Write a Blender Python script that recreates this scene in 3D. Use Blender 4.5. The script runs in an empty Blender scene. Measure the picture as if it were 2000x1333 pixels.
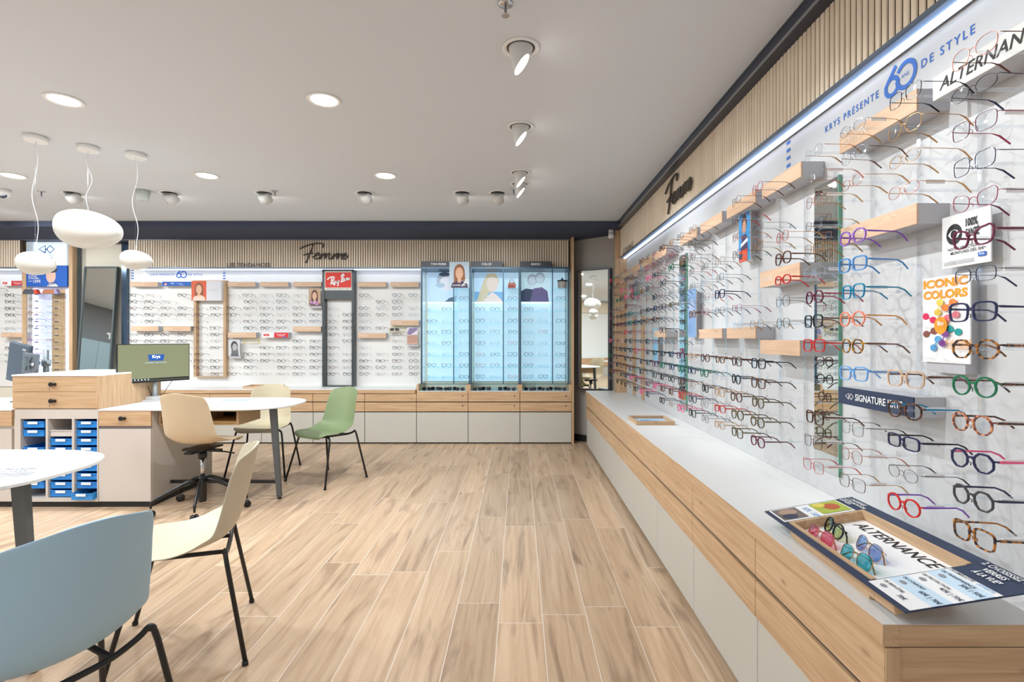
import bpy, bmesh, math, random
from mathutils import Vector, Matrix, Euler
random.seed(7)
SC = bpy.context.scene
COL = SC.collection
WORLD, EXPO = 1.0, -0.06
HC = 1.36                       # camera height
def at(px, py, Y):              # pixel on a plane facing the camera
    return ((px-1014)/1000*Y, Y, HC-(py-661.5)/1000*Y)
def atx(px, py, X):             # pixel on a plane of the right wall
    Y = X*1000/(px-1014)
    return (X, Y, HC-(py-661.5)/1000*Y)
# ------------------------------------------------------------------ materials
def nm(name):
    m = bpy.data.materials.new(name); m.use_nodes = True
    nt = m.node_tree
    return m, nt, nt.nodes['Principled BSDF']
def s2l(c):
    return tuple(((v/255)/12.92 if v <= 10 else ((v/255+.055)/1.055)**2.4) for v in c)
_mc = {}
def mat(name, rgb, rough=.5, metal=0, spec=.5, coat=0):
    if name in _mc: return _mc[name]
    m, nt, b = nm(name)
    b.inputs['Base Color'].default_value = (*s2l(rgb), 1)
    b.inputs['Roughness'].default_value = rough
    b.inputs['Metallic'].default_value = metal
    b.inputs['Specular IOR Level'].default_value = spec
    b.inputs['Coat Weight'].default_value = coat
    _mc[name] = m
    return m
def emit(name, rgb, strength, base=None):
    m, nt, b = nm(name)
    b.inputs['Base Color'].default_value = (*s2l(base or rgb), 1)
    b.inputs['Emission Color'].default_value = (*s2l(rgb), 1)
    b.inputs['Emission Strength'].default_value = strength
    b.inputs['Roughness'].default_value = .35
    return m
def clear(name, tint, base, edge, rough=.02, gcol=(.9, .95, 1)):
    m = bpy.data.materials.new(name); m.use_nodes = True
    nt = m.node_tree; N = nt.nodes; L = nt.links
    N.remove(N['Principled BSDF'])
    t = N.new('ShaderNodeBsdfTransparent'); t.inputs[0].default_value = (*tint, 1)
    g = N.new('ShaderNodeBsdfGlossy'); g.inputs['Roughness'].default_value = rough
    g.inputs['Color'].default_value = (*gcol, 1)
    lw = N.new('ShaderNodeLayerWeight'); lw.inputs[0].default_value = .5
    p = N.new('ShaderNodeMath'); p.operation = 'POWER'; p.inputs[1].default_value = 3.0
    L.new(lw.outputs['Facing'], p.inputs[0])
    mr = N.new('ShaderNodeMapRange'); mr.inputs['To Min'].default_value = base; mr.inputs['To Max'].default_value = edge
    L.new(p.outputs[0], mr.inputs['Value'])
    mx = N.new('ShaderNodeMixShader')
    L.new(mr.outputs[0], mx.inputs[0]); L.new(t.outputs[0], mx.inputs[1]); L.new(g.outputs[0], mx.inputs[2])
    L.new(mx.outputs[0], N['Material Output'].inputs[0])
    return m
def wood(name, dark, light, axis=0, rough=.45, scale=1.0, knots=True):
    m, nt, b = nm(name); N = nt.nodes; L = nt.links
    tc = N.new('ShaderNodeNewGeometry')
    mp = N.new('ShaderNodeMapping')
    sc = [34*scale]*3; sc[axis] = 1.6*scale
    mp.inputs['Scale'].default_value = sc
    L.new(tc.outputs['Position'], mp.inputs[0])
    n1 = N.new('ShaderNodeTexNoise'); n1.inputs['Scale'].default_value = 1.0; n1.inputs['Detail'].default_value = 5; n1.inputs['Roughness'].default_value = .6; n1.inputs['Distortion'].default_value = .6
    L.new(mp.outputs[0], n1.inputs['Vector'])
    r = N.new('ShaderNodeValToRGB')
    r.color_ramp.elements[0].position = .3; r.color_ramp.elements[0].color = (*s2l(dark), 1)
    r.color_ramp.elements[1].position = .68; r.color_ramp.elements[1].color = (*s2l(light), 1)
    L.new(n1.outputs[0], r.inputs[0])
    out = r.outputs[0]
    if knots:
        mp2 = N.new('ShaderNodeMapping'); s2 = [7*scale]*3; s2[axis] = 2.6*scale
        mp2.inputs['Scale'].default_value = s2
        L.new(tc.outputs['Position'], mp2.inputs[0])
        v = N.new('ShaderNodeTexVoronoi'); v.inputs['Scale'].default_value = 1.0
        L.new(mp2.outputs[0], v.inputs['Vector'])
        mr = N.new('ShaderNodeMapRange'); mr.inputs['From Min'].default_value = .03; mr.inputs['From Max'].default_value = .12
        mr.inputs['To Min'].default_value = .55; mr.inputs['To Max'].default_value = 0
        L.new(v.outputs['Distance'], mr.inputs['Value'])
        mx = N.new('ShaderNodeMixRGB'); mx.inputs[2].default_value = (*[c*.45 for c in s2l(dark)], 1)
        L.new(mr.outputs[0], mx.inputs[0]); L.new(out, mx.inputs[1]); out = mx.outputs[0]
    L.new(out, b.inputs['Base Color'])
    b.inputs['Roughness'].default_value = rough
    b.inputs['Specular IOR Level'].default_value = .3
    return m
def floor_mat():
    m, nt, b = nm('oak_plank_tile'); N = nt.nodes; L = nt.links
    def M(op, a, bb=None, c=None):
        n = N.new('ShaderNodeMath'); n.operation = op
        for i, v in enumerate((a, bb, c)):
            if v is None: continue
            if isinstance(v, (int, float)): n.inputs[i].default_value = v
            else: L.new(v, n.inputs[i])
        return n.outputs[0]
    g = N.new('ShaderNodeNewGeometry'); sx = N.new('ShaderNodeSeparateXYZ'); L.new(g.outputs['Position'], sx.inputs[0])
    W, LN = .2145, 1.26
    xr = M('DIVIDE', M('SUBTRACT', sx.outputs[0], .114), W)
    row = M('FLOOR', xr); fx = M('SUBTRACT', xr, row)
    off = M('FRACT', M('MULTIPLY', M('SINE', M('MULTIPLY', row, 12.9898)), 43758.5453))
    yr = M('ADD', M('DIVIDE', sx.outputs[1], LN), off)
    pl = M('FLOOR', yr); fy = M('SUBTRACT', yr, pl)
    ex = M('MULTIPLY', M('MINIMUM', fx, M('SUBTRACT', 1.0, fx)), W)
    ey = M('MULTIPLY', M('MINIMUM', fy, M('SUBTRACT', 1.0, fy)), LN)
    e = M('MINIMUM', ex, ey)
    gr = N.new('ShaderNodeMapRange'); gr.inputs['From Min'].default_value = .0014; gr.inputs['From Max'].default_value = .0024
    L.new(e, gr.inputs['Value'])
    cid = N.new('ShaderNodeCombineXYZ'); L.new(row, cid.inputs[0]); L.new(pl, cid.inputs[1])
    wn = N.new('ShaderNodeTexWhiteNoise'); wn.noise_dimensions = '3D'; L.new(cid.outputs[0], wn.inputs['Vector'])
    # grain
    sh = N.new('ShaderNodeVectorMath'); sh.operation = 'MULTIPLY_ADD'; sh.inputs[1].default_value = (19, 19, 19)
    L.new(wn.outputs['Color'], sh.inputs[0])
    L.new(g.outputs['Position'], sh.inputs[2])
    mp = N.new('ShaderNodeMapping'); mp.inputs['Scale'].default_value = (20, 1.0, 1); L.new(sh.outputs[0], mp.inputs[0])
    n1 = N.new('ShaderNodeTexNoise'); n1.inputs['Scale'].default_value = 1.0; n1.inputs['Detail'].default_value = 7; n1.inputs['Roughness'].default_value = .62; n1.inputs['Distortion'].default_value = 1.2
    L.new(mp.outputs[0], n1.inputs['Vector'])
    r = N.new('ShaderNodeValToRGB')
    els = r.color_ramp.elements
    els[0].position = .25; els[0].color = (*s2l((170, 140, 112)), 1)
    els[1].position = .66; els[1].color = (*s2l((212, 184, 154)), 1)
    k = els.new(.47); k.color = (*s2l((198, 168, 138)), 1)
    L.new(n1.outputs[0], r.inputs[0])
    # dark streaks
    mp2 = N.new('ShaderNodeMapping'); mp2.inputs['Scale'].default_value = (7, .9, 1); L.new(sh.outputs[0], mp2.inputs[0])
    n2 = N.new('ShaderNodeTexNoise'); n2.inputs['Scale'].default_value = 1.0; n2.inputs['Detail'].default_value = 4; n2.inputs['Distortion'].default_value = 2.0
    L.new(mp2.outputs[0], n2.inputs['Vector'])
    mr = N.new('ShaderNodeMapRange'); mr.inputs['From Min'].default_value = .54; mr.inputs['From Max'].default_value = .70; mr.inputs['To Max'].default_value = .5
    L.new(n2.outputs[0], mr.inputs['Value'])
    mx = N.new('ShaderNodeMixRGB'); mx.inputs[2].default_value = (*s2l((110, 86, 68)), 1)
    L.new(mr.outputs[0], mx.inputs[0]); L.new(r.outputs[0], mx.inputs[1])
    hs = N.new('ShaderNodeHueSaturation'); L.new(mx.outputs[0], hs.inputs['Color'])
    vv = N.new('ShaderNodeMapRange'); vv.inputs['To Min'].default_value = .84; vv.inputs['To Max'].default_value = 1.1
    L.new(wn.outputs['Value'], vv.inputs['Value']); L.new(vv.outputs[0], hs.inputs['Value'])
    gx = N.new('ShaderNodeMixRGB'); gx.inputs[1].default_value = (*s2l((226, 214, 200)), 1)
    L.new(gr.outputs[0], gx.inputs[0]); L.new(hs.outputs[0], gx.inputs[2])
    L.new(gx.outputs[0], b.inputs['Base Color'])
    b.inputs['Roughness'].default_value = .34; b.inputs['Specular IOR Level'].default_value = .45
    bp = N.new('ShaderNodeBump'); bp.inputs['Strength'].default_value = .25; bp.inputs['Distance'].default_value = .002
    L.new(gr.outputs[0], bp.inputs['Height']); L.new(bp.outputs[0], b.inputs['Normal'])
    return m
def tortoise(name, dark, light, sc=90, lo=.45, hi=.58):
    m, nt, b = nm(name); N = nt.nodes; L = nt.links
    tc = N.new('ShaderNodeTexCoord')
    n = N.new('ShaderNodeTexNoise'); n.inputs['Scale'].default_value = sc; n.inputs['Detail'].default_value = 2
    L.new(tc.outputs['Object'], n.inputs['Vector'])
    r = N.new('ShaderNodeValToRGB'); r.color_ramp.elements[0].position = lo; r.color_ramp.elements[0].color = (*s2l(dark), 1)
    r.color_ramp.elements[1].position = hi; r.color_ramp.elements[1].color = (*s2l(light), 1)
    L.new(n.outputs[0], r.inputs[0]); L.new(r.outputs[0], b.inputs['Base Color'])
    b.inputs['Roughness'].default_value = .15
    _mc[name] = m
    return m
WHITE = mat('white_laminate', (238, 238, 236), .38)
PANEL = mat('white_display_panel', (234, 233, 230), .45)
HEADER = mat('white_header_panel', (204, 205, 206), .5)
CEIL = mat('ceiling_white_paint', (214, 218, 223), .9, spec=.1)
NAVY = mat('navy_satin_soffit', (34, 42, 62), .28)
NAVYM = mat('navy_matt_soffit', (72, 78, 96), .8, spec=.15)
GREYDOOR = mat('greige_lacquer', (196, 193, 184), .45)
DESKGREY = mat('warm_grey_lacquer', (205, 197, 190), .45)
BLACK = mat('black_powdercoat', (26, 26, 29), .42)
BLK2 = mat('black_plastic', (18, 18, 20), .35)
DARK = mat('dark_grey_metal', (72, 78, 80), .35, .3)
LEGGREY = mat('graphite_leg', (96, 100, 103), .4, .3)
KICK = mat('dark_kick', (30, 30, 30), .6)
OAK = wood('oak_veneer_x', (184, 148, 112), (212, 180, 144), 0, scale=1.6)
OAKY = wood('oak_veneer_y', (184, 148, 112), (212, 180, 144), 1, scale=1.6)
OAKZ = wood('oak_veneer_z', (184, 150, 116), (212, 180, 144), 2, scale=1.6)
SLATW = wood('oak_slat', (220, 202, 178), (240, 226, 206), 2, rough=.6, knots=False)
SIGNOAK = wood('sign_oak', (206, 170, 140), (226, 194, 164), 0)
SIGNOAKY = wood('sign_oak_y', (206, 170, 140), (226, 194, 164), 1)
WALLGREY = mat('greige_wall_paint', (224, 218, 202), .85, spec=.2)
CORNERW = mat('taupe_wall_paint', (168, 164, 158), .85, spec=.2)
ATEL = mat('dark_grey_wall_paint', (124, 124, 126), .8, spec=.2)
TEALD = mat('blue_grey_door', (120, 138, 146), .5)
MIRROR = mat('mirror_silver', (226, 232, 230), .015, 1.0)
CHROME = mat('chrome', (200, 200, 204), .15, 1.0)
PRINTW = mat('print_white', (246, 246, 246), .6)
PRINTB = mat('print_black', (32, 32, 36), .6)
PNAVY = mat('print_navy', (44, 58, 86), .5)
PBLUE = mat('print_blue', (34, 104, 196), .5)
PRED = mat('print_red', (214, 40, 44), .5)
PORANGE = mat('print_orange', (244, 160, 36), .5)
PGREY = mat('print_grey', (150, 152, 158), .6)
SIGNGREY = mat('sign_side_grey', (188, 188, 192), .5)
LETTER = mat('letter_pale', (236, 222, 206), .5)
LED = emit('led_strip', (222, 234, 255), 2.4)
LEDV = emit('led_strip_vertical', (232, 230, 255), 2.2)
LAMP = emit('downlight_diffuser', (255, 250, 242), 9.0)
SHADE = emit('opal_glass', (255, 248, 236), .05, (206, 202, 194))
GLASS = clear('shelf_glass', (.93, .98, .97), .04, .5)
ACRYL = clear('clear_acrylic', (.96, .97, .98), .10, .55, .05)
LENS = clear('demo_lens', (.93, .945, .96), .05, .45, .03, (.82, .91, 1))
LIGHTBOX = emit('ice_blue_lightbox', (192, 227, 250), .56, (186, 220, 240))
SIGNLIT = emit('lit_white_sign', (226, 242, 255), .45)
# ------------------------------------------------------------------ mesh builder
class MB:
    def __init__(s): s.v = []; s.f = []; s.m = []; s.sm = []; s.mats = []; s.cm = 0
    def use(s, m):
        if m not in s.mats: s.mats.append(m)
        s.cm = s.mats.index(m); return s
    def add(s, vs, fs, smooth=False):
        o = len(s.v); s.v += [tuple(v) for v in vs]
        for f in fs: s.f.append([i+o for i in f]); s.m.append(s.cm); s.sm.append(smooth)
        return s
    def box(s, x0, x1, y0, y1, z0, z1, b=0):
        if b:
            bm = bmesh.new(); bmesh.ops.create_cube(bm, size=1)
            bmesh.ops.scale(bm, vec=(x1-x0, y1-y0, z1-z0), verts=bm.verts)
            bmesh.ops.translate(bm, vec=((x0+x1)/2, (y0+y1)/2, (z0+z1)/2), verts=bm.verts)
            bmesh.ops.bevel(bm, geom=bm.edges[:], offset=b, segments=2, affect='EDGES', profile=.5)
            return s.bm(bm)
        vs = [(x, y, z) for x in (x0, x1) for y in (y0, y1) for z in (z0, z1)]
        return s.add(vs, [(0, 1, 3, 2), (4, 6, 7, 5), (0, 4, 5, 1), (2, 3, 7, 6), (0, 2, 6, 4), (1, 5, 7, 3)])
    def bm(s, bm, smooth=False):
        bm.verts.index_update()
        s.add([v.co[:] for v in bm.verts], [[v.index for v in f.verts] for f in bm.faces], smooth); bm.free(); return s
    def prism(s, pts, z0, z1, axis='z'):          # polygon extruded along an axis
        n = len(pts)
        def c(p, h): return (p[0], p[1], h) if axis == 'z' else ((p[0], h, p[1]) if axis == 'y' else (h, p[0], p[1]))
        vs = [c(p, z0) for p in pts]+[c(p, z1) for p in pts]
        fs = [tuple(range(n))[::-1], tuple(range(n, 2*n))]+[(i, (i+1) % n, n+(i+1) % n, n+i) for i in range(n)]
        return s.add(vs, fs)
    def tube(s, pts, r, k=8, caps=True, flat=1.0):
        pts = [Vector(p) for p in pts]; n = len(pts); rs = r if isinstance(r, (list, tuple)) else [r]*n
        vs = []; up = None
        for i, p in enumerate(pts):
            t = (pts[min(i+1, n-1)]-pts[max(i-1, 0)]).normalized()
            if up is None:
                up = Vector((0, 0, 1)) if abs(t.z) < .9 else Vector((1, 0, 0))
            a = (up-t*up.dot(t)).normalized(); bb = t.cross(a); up = a
            for j in range(k):
                an = 2*math.pi*(j+.5)/k
                vs.append(p+(a*math.cos(an)+bb*math.sin(an)*flat)*rs[i])
        fs = []
        for i in range(n-1):
            for j in range(k):
                fs.append((i*k+j, i*k+(j+1) % k, (i+1)*k+(j+1) % k, (i+1)*k+j))
        s.add(vs, fs, k > 5)
        if caps:
            o = len(s.v)-n*k
            s.f += [[o+j for j in range(k)][::-1], [o+(n-1)*k+j for j in range(k)]]; s.m += [s.cm]*2; s.sm += [False]*2
        return s
    def lathe(s, prof, c=(0, 0, 0), k=32, M=None, smooth=True):
        vs = []
        for r, z in prof:
            for j in range(k):
                a = 2*math.pi*j/k; p = Vector((r*math.cos(a), r*math.sin(a), z))
                if M is not None: p = M @ p
                vs.append((p.x+c[0], p.y+c[1], p.z+c[2]))
        n = len(prof)
        fs = [(i*k+j, i*k+(j+1) % k, (i+1)*k+(j+1) % k, (i+1)*k+j) for i in range(n-1) for j in range(k)]
        s.add(vs, fs, smooth)
        o = len(s.v)-n*k
        s.f += [[o+j for j in range(k)][::-1], [o+(n-1)*k+j for j in range(k)]]; s.m += [s.cm]*2; s.sm += [False]*2
        return s
    def mesh(s, name, mats=None):
        me = bpy.data.meshes.new(name); me.from_pydata(s.v, [], s.f)
        for m in (mats or s.mats): me.materials.append(m)
        me.polygons.foreach_set('material_index', s.m); me.polygons.foreach_set('use_smooth', s.sm)
        me.update(); return me
def obj(name, mb, m=None, parent=None, loc=None, local=False):
    """link one mesh object; vertices are in world space unless local"""
    if m is not None and not isinstance(mb, bpy.types.Mesh) and not mb.mats: mb.mats = [m]
    me = mb if isinstance(mb, bpy.types.Mesh) else mb.mesh(name)
    o = bpy.data.objects.new(name, me); COL.objects.link(o)
    if parent is not None:
        o.parent = parent
        if not local:
            w = Vector(parent['_w']) if '_w' in parent else Vector(parent.location)
            me.transform(Matrix.Translation(-w))
            o['_w'] = w[:]
    elif loc is not None: o.location = loc
    return o
def fix(o, loc):                 # give a world-space mesh its own origin
    o.data.transform(Matrix.Translation(-Vector(loc))); o.location = loc; o['_w'] = tuple(loc); return o
def tag(o, label, cat, group=None):
    o['label'] = label; o['category'] = cat
    if group: o['group'] = group
    return o
def thing(name, label, cat, loc=(0, 0, 0), rz=0, group=None):
    o = bpy.data.objects.new(name, None); COL.objects.link(o); o.empty_display_size = .05
    o.location = loc; o.rotation_euler = (0, 0, rz); o['_w'] = tuple(loc)
    return tag(o, label, cat, group)
def struct(name, mb, m=None):
    o = obj(name, mb, m); o['kind'] = 'structure'; return o
def bx(*a, **k): return MB().box(*a, **k)
# ------------------------------------------------------------------ flat printing on a plane
_tc = {}
def text2d(s, bold=0, shear=0, space=1.0):
    key = (s, bold, shear, space)
    if key in _tc: return _tc[key]
    cu = bpy.data.curves.new('t', 'FONT'); cu.body = s; cu.size = 1.0; cu.offset = bold; cu.shear = shear; cu.space_character = space
    cu.resolution_u = 3
    o = bpy.data.objects.new('t', cu); COL.objects.link(o)
    dg = bpy.context.evaluated_depsgraph_get(); dg.update()
    me = bpy.data.meshes.new_from_object(o.evaluated_get(dg))
    vs = [(v.co.x, v.co.y) for v in me.vertices]; fs = [list(p.vertices) for p in me.polygons]
    bpy.data.objects.remove(o); bpy.data.curves.remove(cu); bpy.data.meshes.remove(me)
    if not vs: vs = [(0, 0)]
    x0 = min(v[0] for v in vs); x1 = max(v[0] for v in vs)
    y0 = min(v[1] for v in vs); y1 = max(v[1] for v in vs)
    vs = [(v[0]-x0, v[1]-y0) for v in vs]
    _tc[key] = (vs, fs, x1-x0, y1-y0)
    return _tc[key]
def smooth(pts, n=5):
    out = []; P = [pts[0]]+list(pts)+[pts[-1]]
    for i in range(1, len(P)-2):
        p0, p1, p2, p3 = P[i-1:i+3]
        for j in range(n):
            t = j/n
            out.append(tuple(.5*(2*p1[a]+(p2[a]-p0[a])*t+(2*p0[a]-5*p1[a]+4*p2[a]-p3[a])*t*t+(3*p1[a]-p0[a]-3*p2[a]+p3[a])*t**3) for a in range(2)))
    out.append(tuple(pts[-1])); return out
class Draw:
    """printed shapes on a plane: o origin, u to the right, v up"""
    def __init__(s, o, u, v):
        s.o = Vector(o); s.u = Vector(u).normalized(); s.v = Vector(v).normalized(); s.n = s.u.cross(s.v).normalized(); s.mb = MB(); s.l = 1
    def pt(s, x, y): return s.o+s.u*x+s.v*y+s.n*(.0006+.0003*s.l)
    def poly(s, pts, m, up=True):
        s.mb.use(m).add([s.pt(*p) for p in pts], [tuple(range(len(pts)))]); s.l += up; return s
    def rect(s, x0, y0, x1, y1, m): return s.poly([(x0, y0), (x1, y0), (x1, y1), (x0, y1)], m)
    def ell(s, cx, cy, rx, ry, m, k=24, rot=0):
        c, d = math.cos(rot), math.sin(rot); P = []
        for i in range(k):
            a = 2*math.pi*i/k; x, y = rx*math.cos(a), ry*math.sin(a)
            P.append((cx+x*c-y*d, cy+x*d+y*c))
        return s.poly(P, m)
    def stroke(s, pts, w, m, sm=True):
        P = smooth(pts) if sm else list(pts); n = len(P); vs = []
        for i, p in enumerate(P):
            a = P[max(i-1, 0)]; b = P[min(i+1, n-1)]; dx, dy = b[0]-a[0], b[1]-a[1]; L = math.hypot(dx, dy) or 1
            nx, ny = -dy/L*w/2, dx/L*w/2
            vs += [s.pt(p[0]+nx, p[1]+ny), s.pt(p[0]-nx, p[1]-ny)]
        s.mb.use(m).add(vs, [(2*i+1, 2*i+3, 2*i+2, 2*i) for i in range(n-1)]); s.l += 1; return s
    def arc(s, cx, cy, r, a0, a1, w, m, k=28):
        return s.stroke([(cx+r*math.cos(math.radians(a0+(a1-a0)*i/k)), cy+r*math.sin(math.radians(a0+(a1-a0)*i/k))) for i in range(k+1)], w, m, False)
    def text(s, t, x, y, h, m, al='l', bold=.0, shear=0, space=1.0, w=None):
        vs, fs, W, H = text2d(t, bold, shear, space); _, _, _, ch = text2d('H', bold)
        k = h/ch; kx = (w/W) if w else k
        ox = x-(W*kx/2 if al == 'c' else W*kx if al == 'r' else 0)
        s.mb.use(m).add([s.pt(ox+v[0]*kx, y+v[1]*k) for v in vs], fs); return s
    def build(s, name, parent): return obj(name, s.mb, None, parent)
def back(x, z, Y): return Draw((x, Y, z), (1, 0, 0), (0, 0, 1))      # faces the camera
def right(Y, z, X): return Draw((X, Y, z), (0, -1, 0), (0, 0, 1))    # faces into the shop from the right wall
ORD = ['first', 'second', 'third', 'fourth', 'fifth', 'sixth', 'seventh', 'eighth', 'ninth', 'tenth', 'eleventh', 'twelfth', 'thirteenth', 'fourteenth', 'fifteenth', 'sixteenth', 'seventeenth', 'eighteenth', 'nineteenth', 'twentieth', 'twenty-first', 'twenty-second', 'twenty-third', 'twenty-fourth']
# ================================================================== SETTING
ZC, ZS = 2.735, 2.67            # ceiling, navy soffit
XW, YB = 1.30, 7.06             # right wall, back wall
struct('floor', bx(-9.2, 1.6, -3.2, 7.3, -.1, 0), floor_mat())
struct('ceiling', bx(-9.2, 1.16, -3.2, 5.99, ZC, ZC+.2), CEIL)
m = MB().use(NAVY).box(1.16, 1.6, -3.2, 5.99, ZS, ZC+.2).use(NAVYM).box(-9.2, 1.6, 5.99, 7.3, ZS, ZC+.2)
struct('trim_1', m)                                            # navy soffit
m = MB(); m.box(1.152, 1.16, -3.2, 5.982, ZS-.002, ZS+.006); m.box(-9.2, 1.152, 5.982, 5.99, ZC-.004, ZC+.004); m.box(1.154, 1.16, -3.2, 5.982, ZC-.004, ZC+.003)
m.box(-9.2, .675, 6.748, 6.768, 2.656, 2.6695)
struct('trim_2', m, mat('brushed_edge_profile', (150, 158, 168), .3, .8))
struct('wall_back', bx(-9.2, 1.6, YB, 7.3, 0, ZS), WALLGREY)
struct('wall_right', bx(XW+.02, 1.6, -3.2, 6.4, 0, ZS), CORNERW)
struct('wall_corner', MB().prism([(.66, 6.927), (XW+.02, 6.39), (XW+.02, YB), (.66, YB)], 0, ZS), CORNERW)
struct('baseboard_corner', MB().prism([(.70, 6.874), (1.27, 6.411), (1.29, 6.425), (.72, 6.888)], 0, .085), KICK)
# left side of the shop, seen only in the mirrors
m = MB(); m.box(-9.2, -9.0, 1.75, YB, 0, ZC)
struct('wall_left', m, ATEL)
m = MB(); m.box(-9.2, -9.0, -3.2, 1.75, 0, ZC)
struct('wall_left.001', m, PANEL)
# slatted oak fascia: one corrugated panel per wall
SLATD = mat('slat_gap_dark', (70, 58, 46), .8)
def slats(a0, a1, z0, z1, front, axis):
    mb = MB(); p = .032; n = int((a1-a0)/p); d = .016
    P = (lambda a, q, z: (a, q, z)) if axis == 'x' else (lambda a, q, z: (q, a, z))
    for i in range(n):
        a = a0+i*p
        pr = [(a+.004, front+d), (a+.004, front+.004), (a+.0065, front), (a+.0265, front), (a+.029, front+.004), (a+.029, front+d)]
        m = len(pr); V = [P(u, q, z0) for u, q in pr]+[P(u, q, z1) for u, q in pr]
        mb.use(SLATW).add(V, [(k, k+1, m+k+1, m+k) for k in (1, 2, 3)]+[tuple(range(m))])
        mb.use(SLATD).add(V, [(k, k+1, m+k+1, m+k) for k in (0, 4)])  # oak slat sides coloured dark to stand in for groove shade
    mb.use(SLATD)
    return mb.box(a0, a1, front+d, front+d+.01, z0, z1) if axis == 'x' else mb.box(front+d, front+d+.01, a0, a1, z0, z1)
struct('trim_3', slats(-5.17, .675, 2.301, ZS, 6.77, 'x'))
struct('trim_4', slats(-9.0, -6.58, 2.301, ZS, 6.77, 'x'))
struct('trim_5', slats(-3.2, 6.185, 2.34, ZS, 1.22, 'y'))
# header boards, fascia lips and lit recesses
m = MB().use(HEADER); m.box(XW, XW+.02, -3.2, 6.19, .705, ZS)
m.use(PANEL).box(-5.36, -1.30, YB-.02, YB-.001, .705, ZS); m.box(-9.0, -6.58, YB-.02, YB-.001, .7, ZS)
struct('trim_6', m)
m = MB().use(mat('fascia_lip', (96, 108, 124), .35, .4)); m.box(1.214, 1.226, -3.2, 6.19, 2.328, 2.34)
m.box(-5.17, .675, 6.762, 6.80, 2.290, 2.301); m.box(-9.0, -6.58, 6.762, 6.80, 2.290, 2.301)
m.use(mat('recess_led_tint', (150, 184, 228), .5)); m.box(1.226, XW, -3.2, 6.19, 2.334, 2.346); m.box(-5.17, -1.30, 6.80, YB, 2.301, 2.32); m.box(-9.0, -6.58, 6.80, YB, 2.301, 2.32)  # blue glow of the LED put into the recess board colour
struct('trim_7', m)
m = MB(); m.box(1.262, 1.290, -3.2, 6.185, 2.3335, 2.3345)
t = thing('led_strip', 'continuous white light strip under the slatted fascia of the right wall', 'light strip', (1.276, 2, 2.33))
obj('diffuser', MB().box(1.262, 1.290, 1.0, 6.185, 2.324, 2.3335), LED, t); obj('edge_profile', MB().box(1.291, 1.2935, 1.0, 6.185, 2.322, 2.334), DARK, t)
t = thing('led_strip', 'white light strip hidden above the long back display wall', 'light strip', (-3.2, 6.9, 2.30))
obj('diffuser', MB().box(-5.16, -1.32, 6.93, 6.99, 2.292, 2.3005), LED, t)
t = thing('led_strip', 'white light strip above the glasses wall at the far left edge', 'light strip', (-7.8, 6.9, 2.30))
obj('diffuser', MB().box(-8.9, -6.60, 6.93, 6.99, 2.292, 2.3005), LED, t)
# oak end panels and posts framing the wall units
def post(name, label, boxes, m=OAKZ, cat='panel'):
    mb = MB()
    for b in boxes: mb.box(*b)
    x0 = sum((b[0]+b[1])/2 for b in boxes)/len(boxes)
    o = obj(name, mb, m); fix(o, (x0, boxes[0][2], boxes[0][4])); return tag(o, label, cat)
post('end_panel', 'tall oak end panel closing the far end of the right glasses wall', [(1.16, XW-.001, 6.192, 6.222, .706, ZS-.001)])
post('end_panel', 'tall oak side panel beside the third blue case', [(.676, .706, 6.60, 6.885, .0, ZS-.001)])
post('end_panel', 'oak upright left of the lit sign cabinet', [(-6.73, -6.674, 6.93, 6.95, .001, ZS-.001)])
post('end_panel', 'oak upright between the lit sign cabinet and the leaning mirror', [(-6.07, -6.02, 6.90, 6.97, .001, ZS-.001)])
post('end_panel', 'dark slate upright beside the oak upright near the leaning mirror', [(-6.07, -6.021, 6.971, 7.035, .001, ZS-.001)], mat('slate_panel', (84, 98, 104), .4))
post('end_panel', 'dark mirrored side panel at the left end of the back display wall', [(-5.43, -5.361, 6.99, YB-.002, .001, ZS-.001)], mat('dark_mirror_panel', (78, 96, 116), .12, .6))
CORE = mat('cabinet_dark_core', (62, 58, 54), .7)
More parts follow.
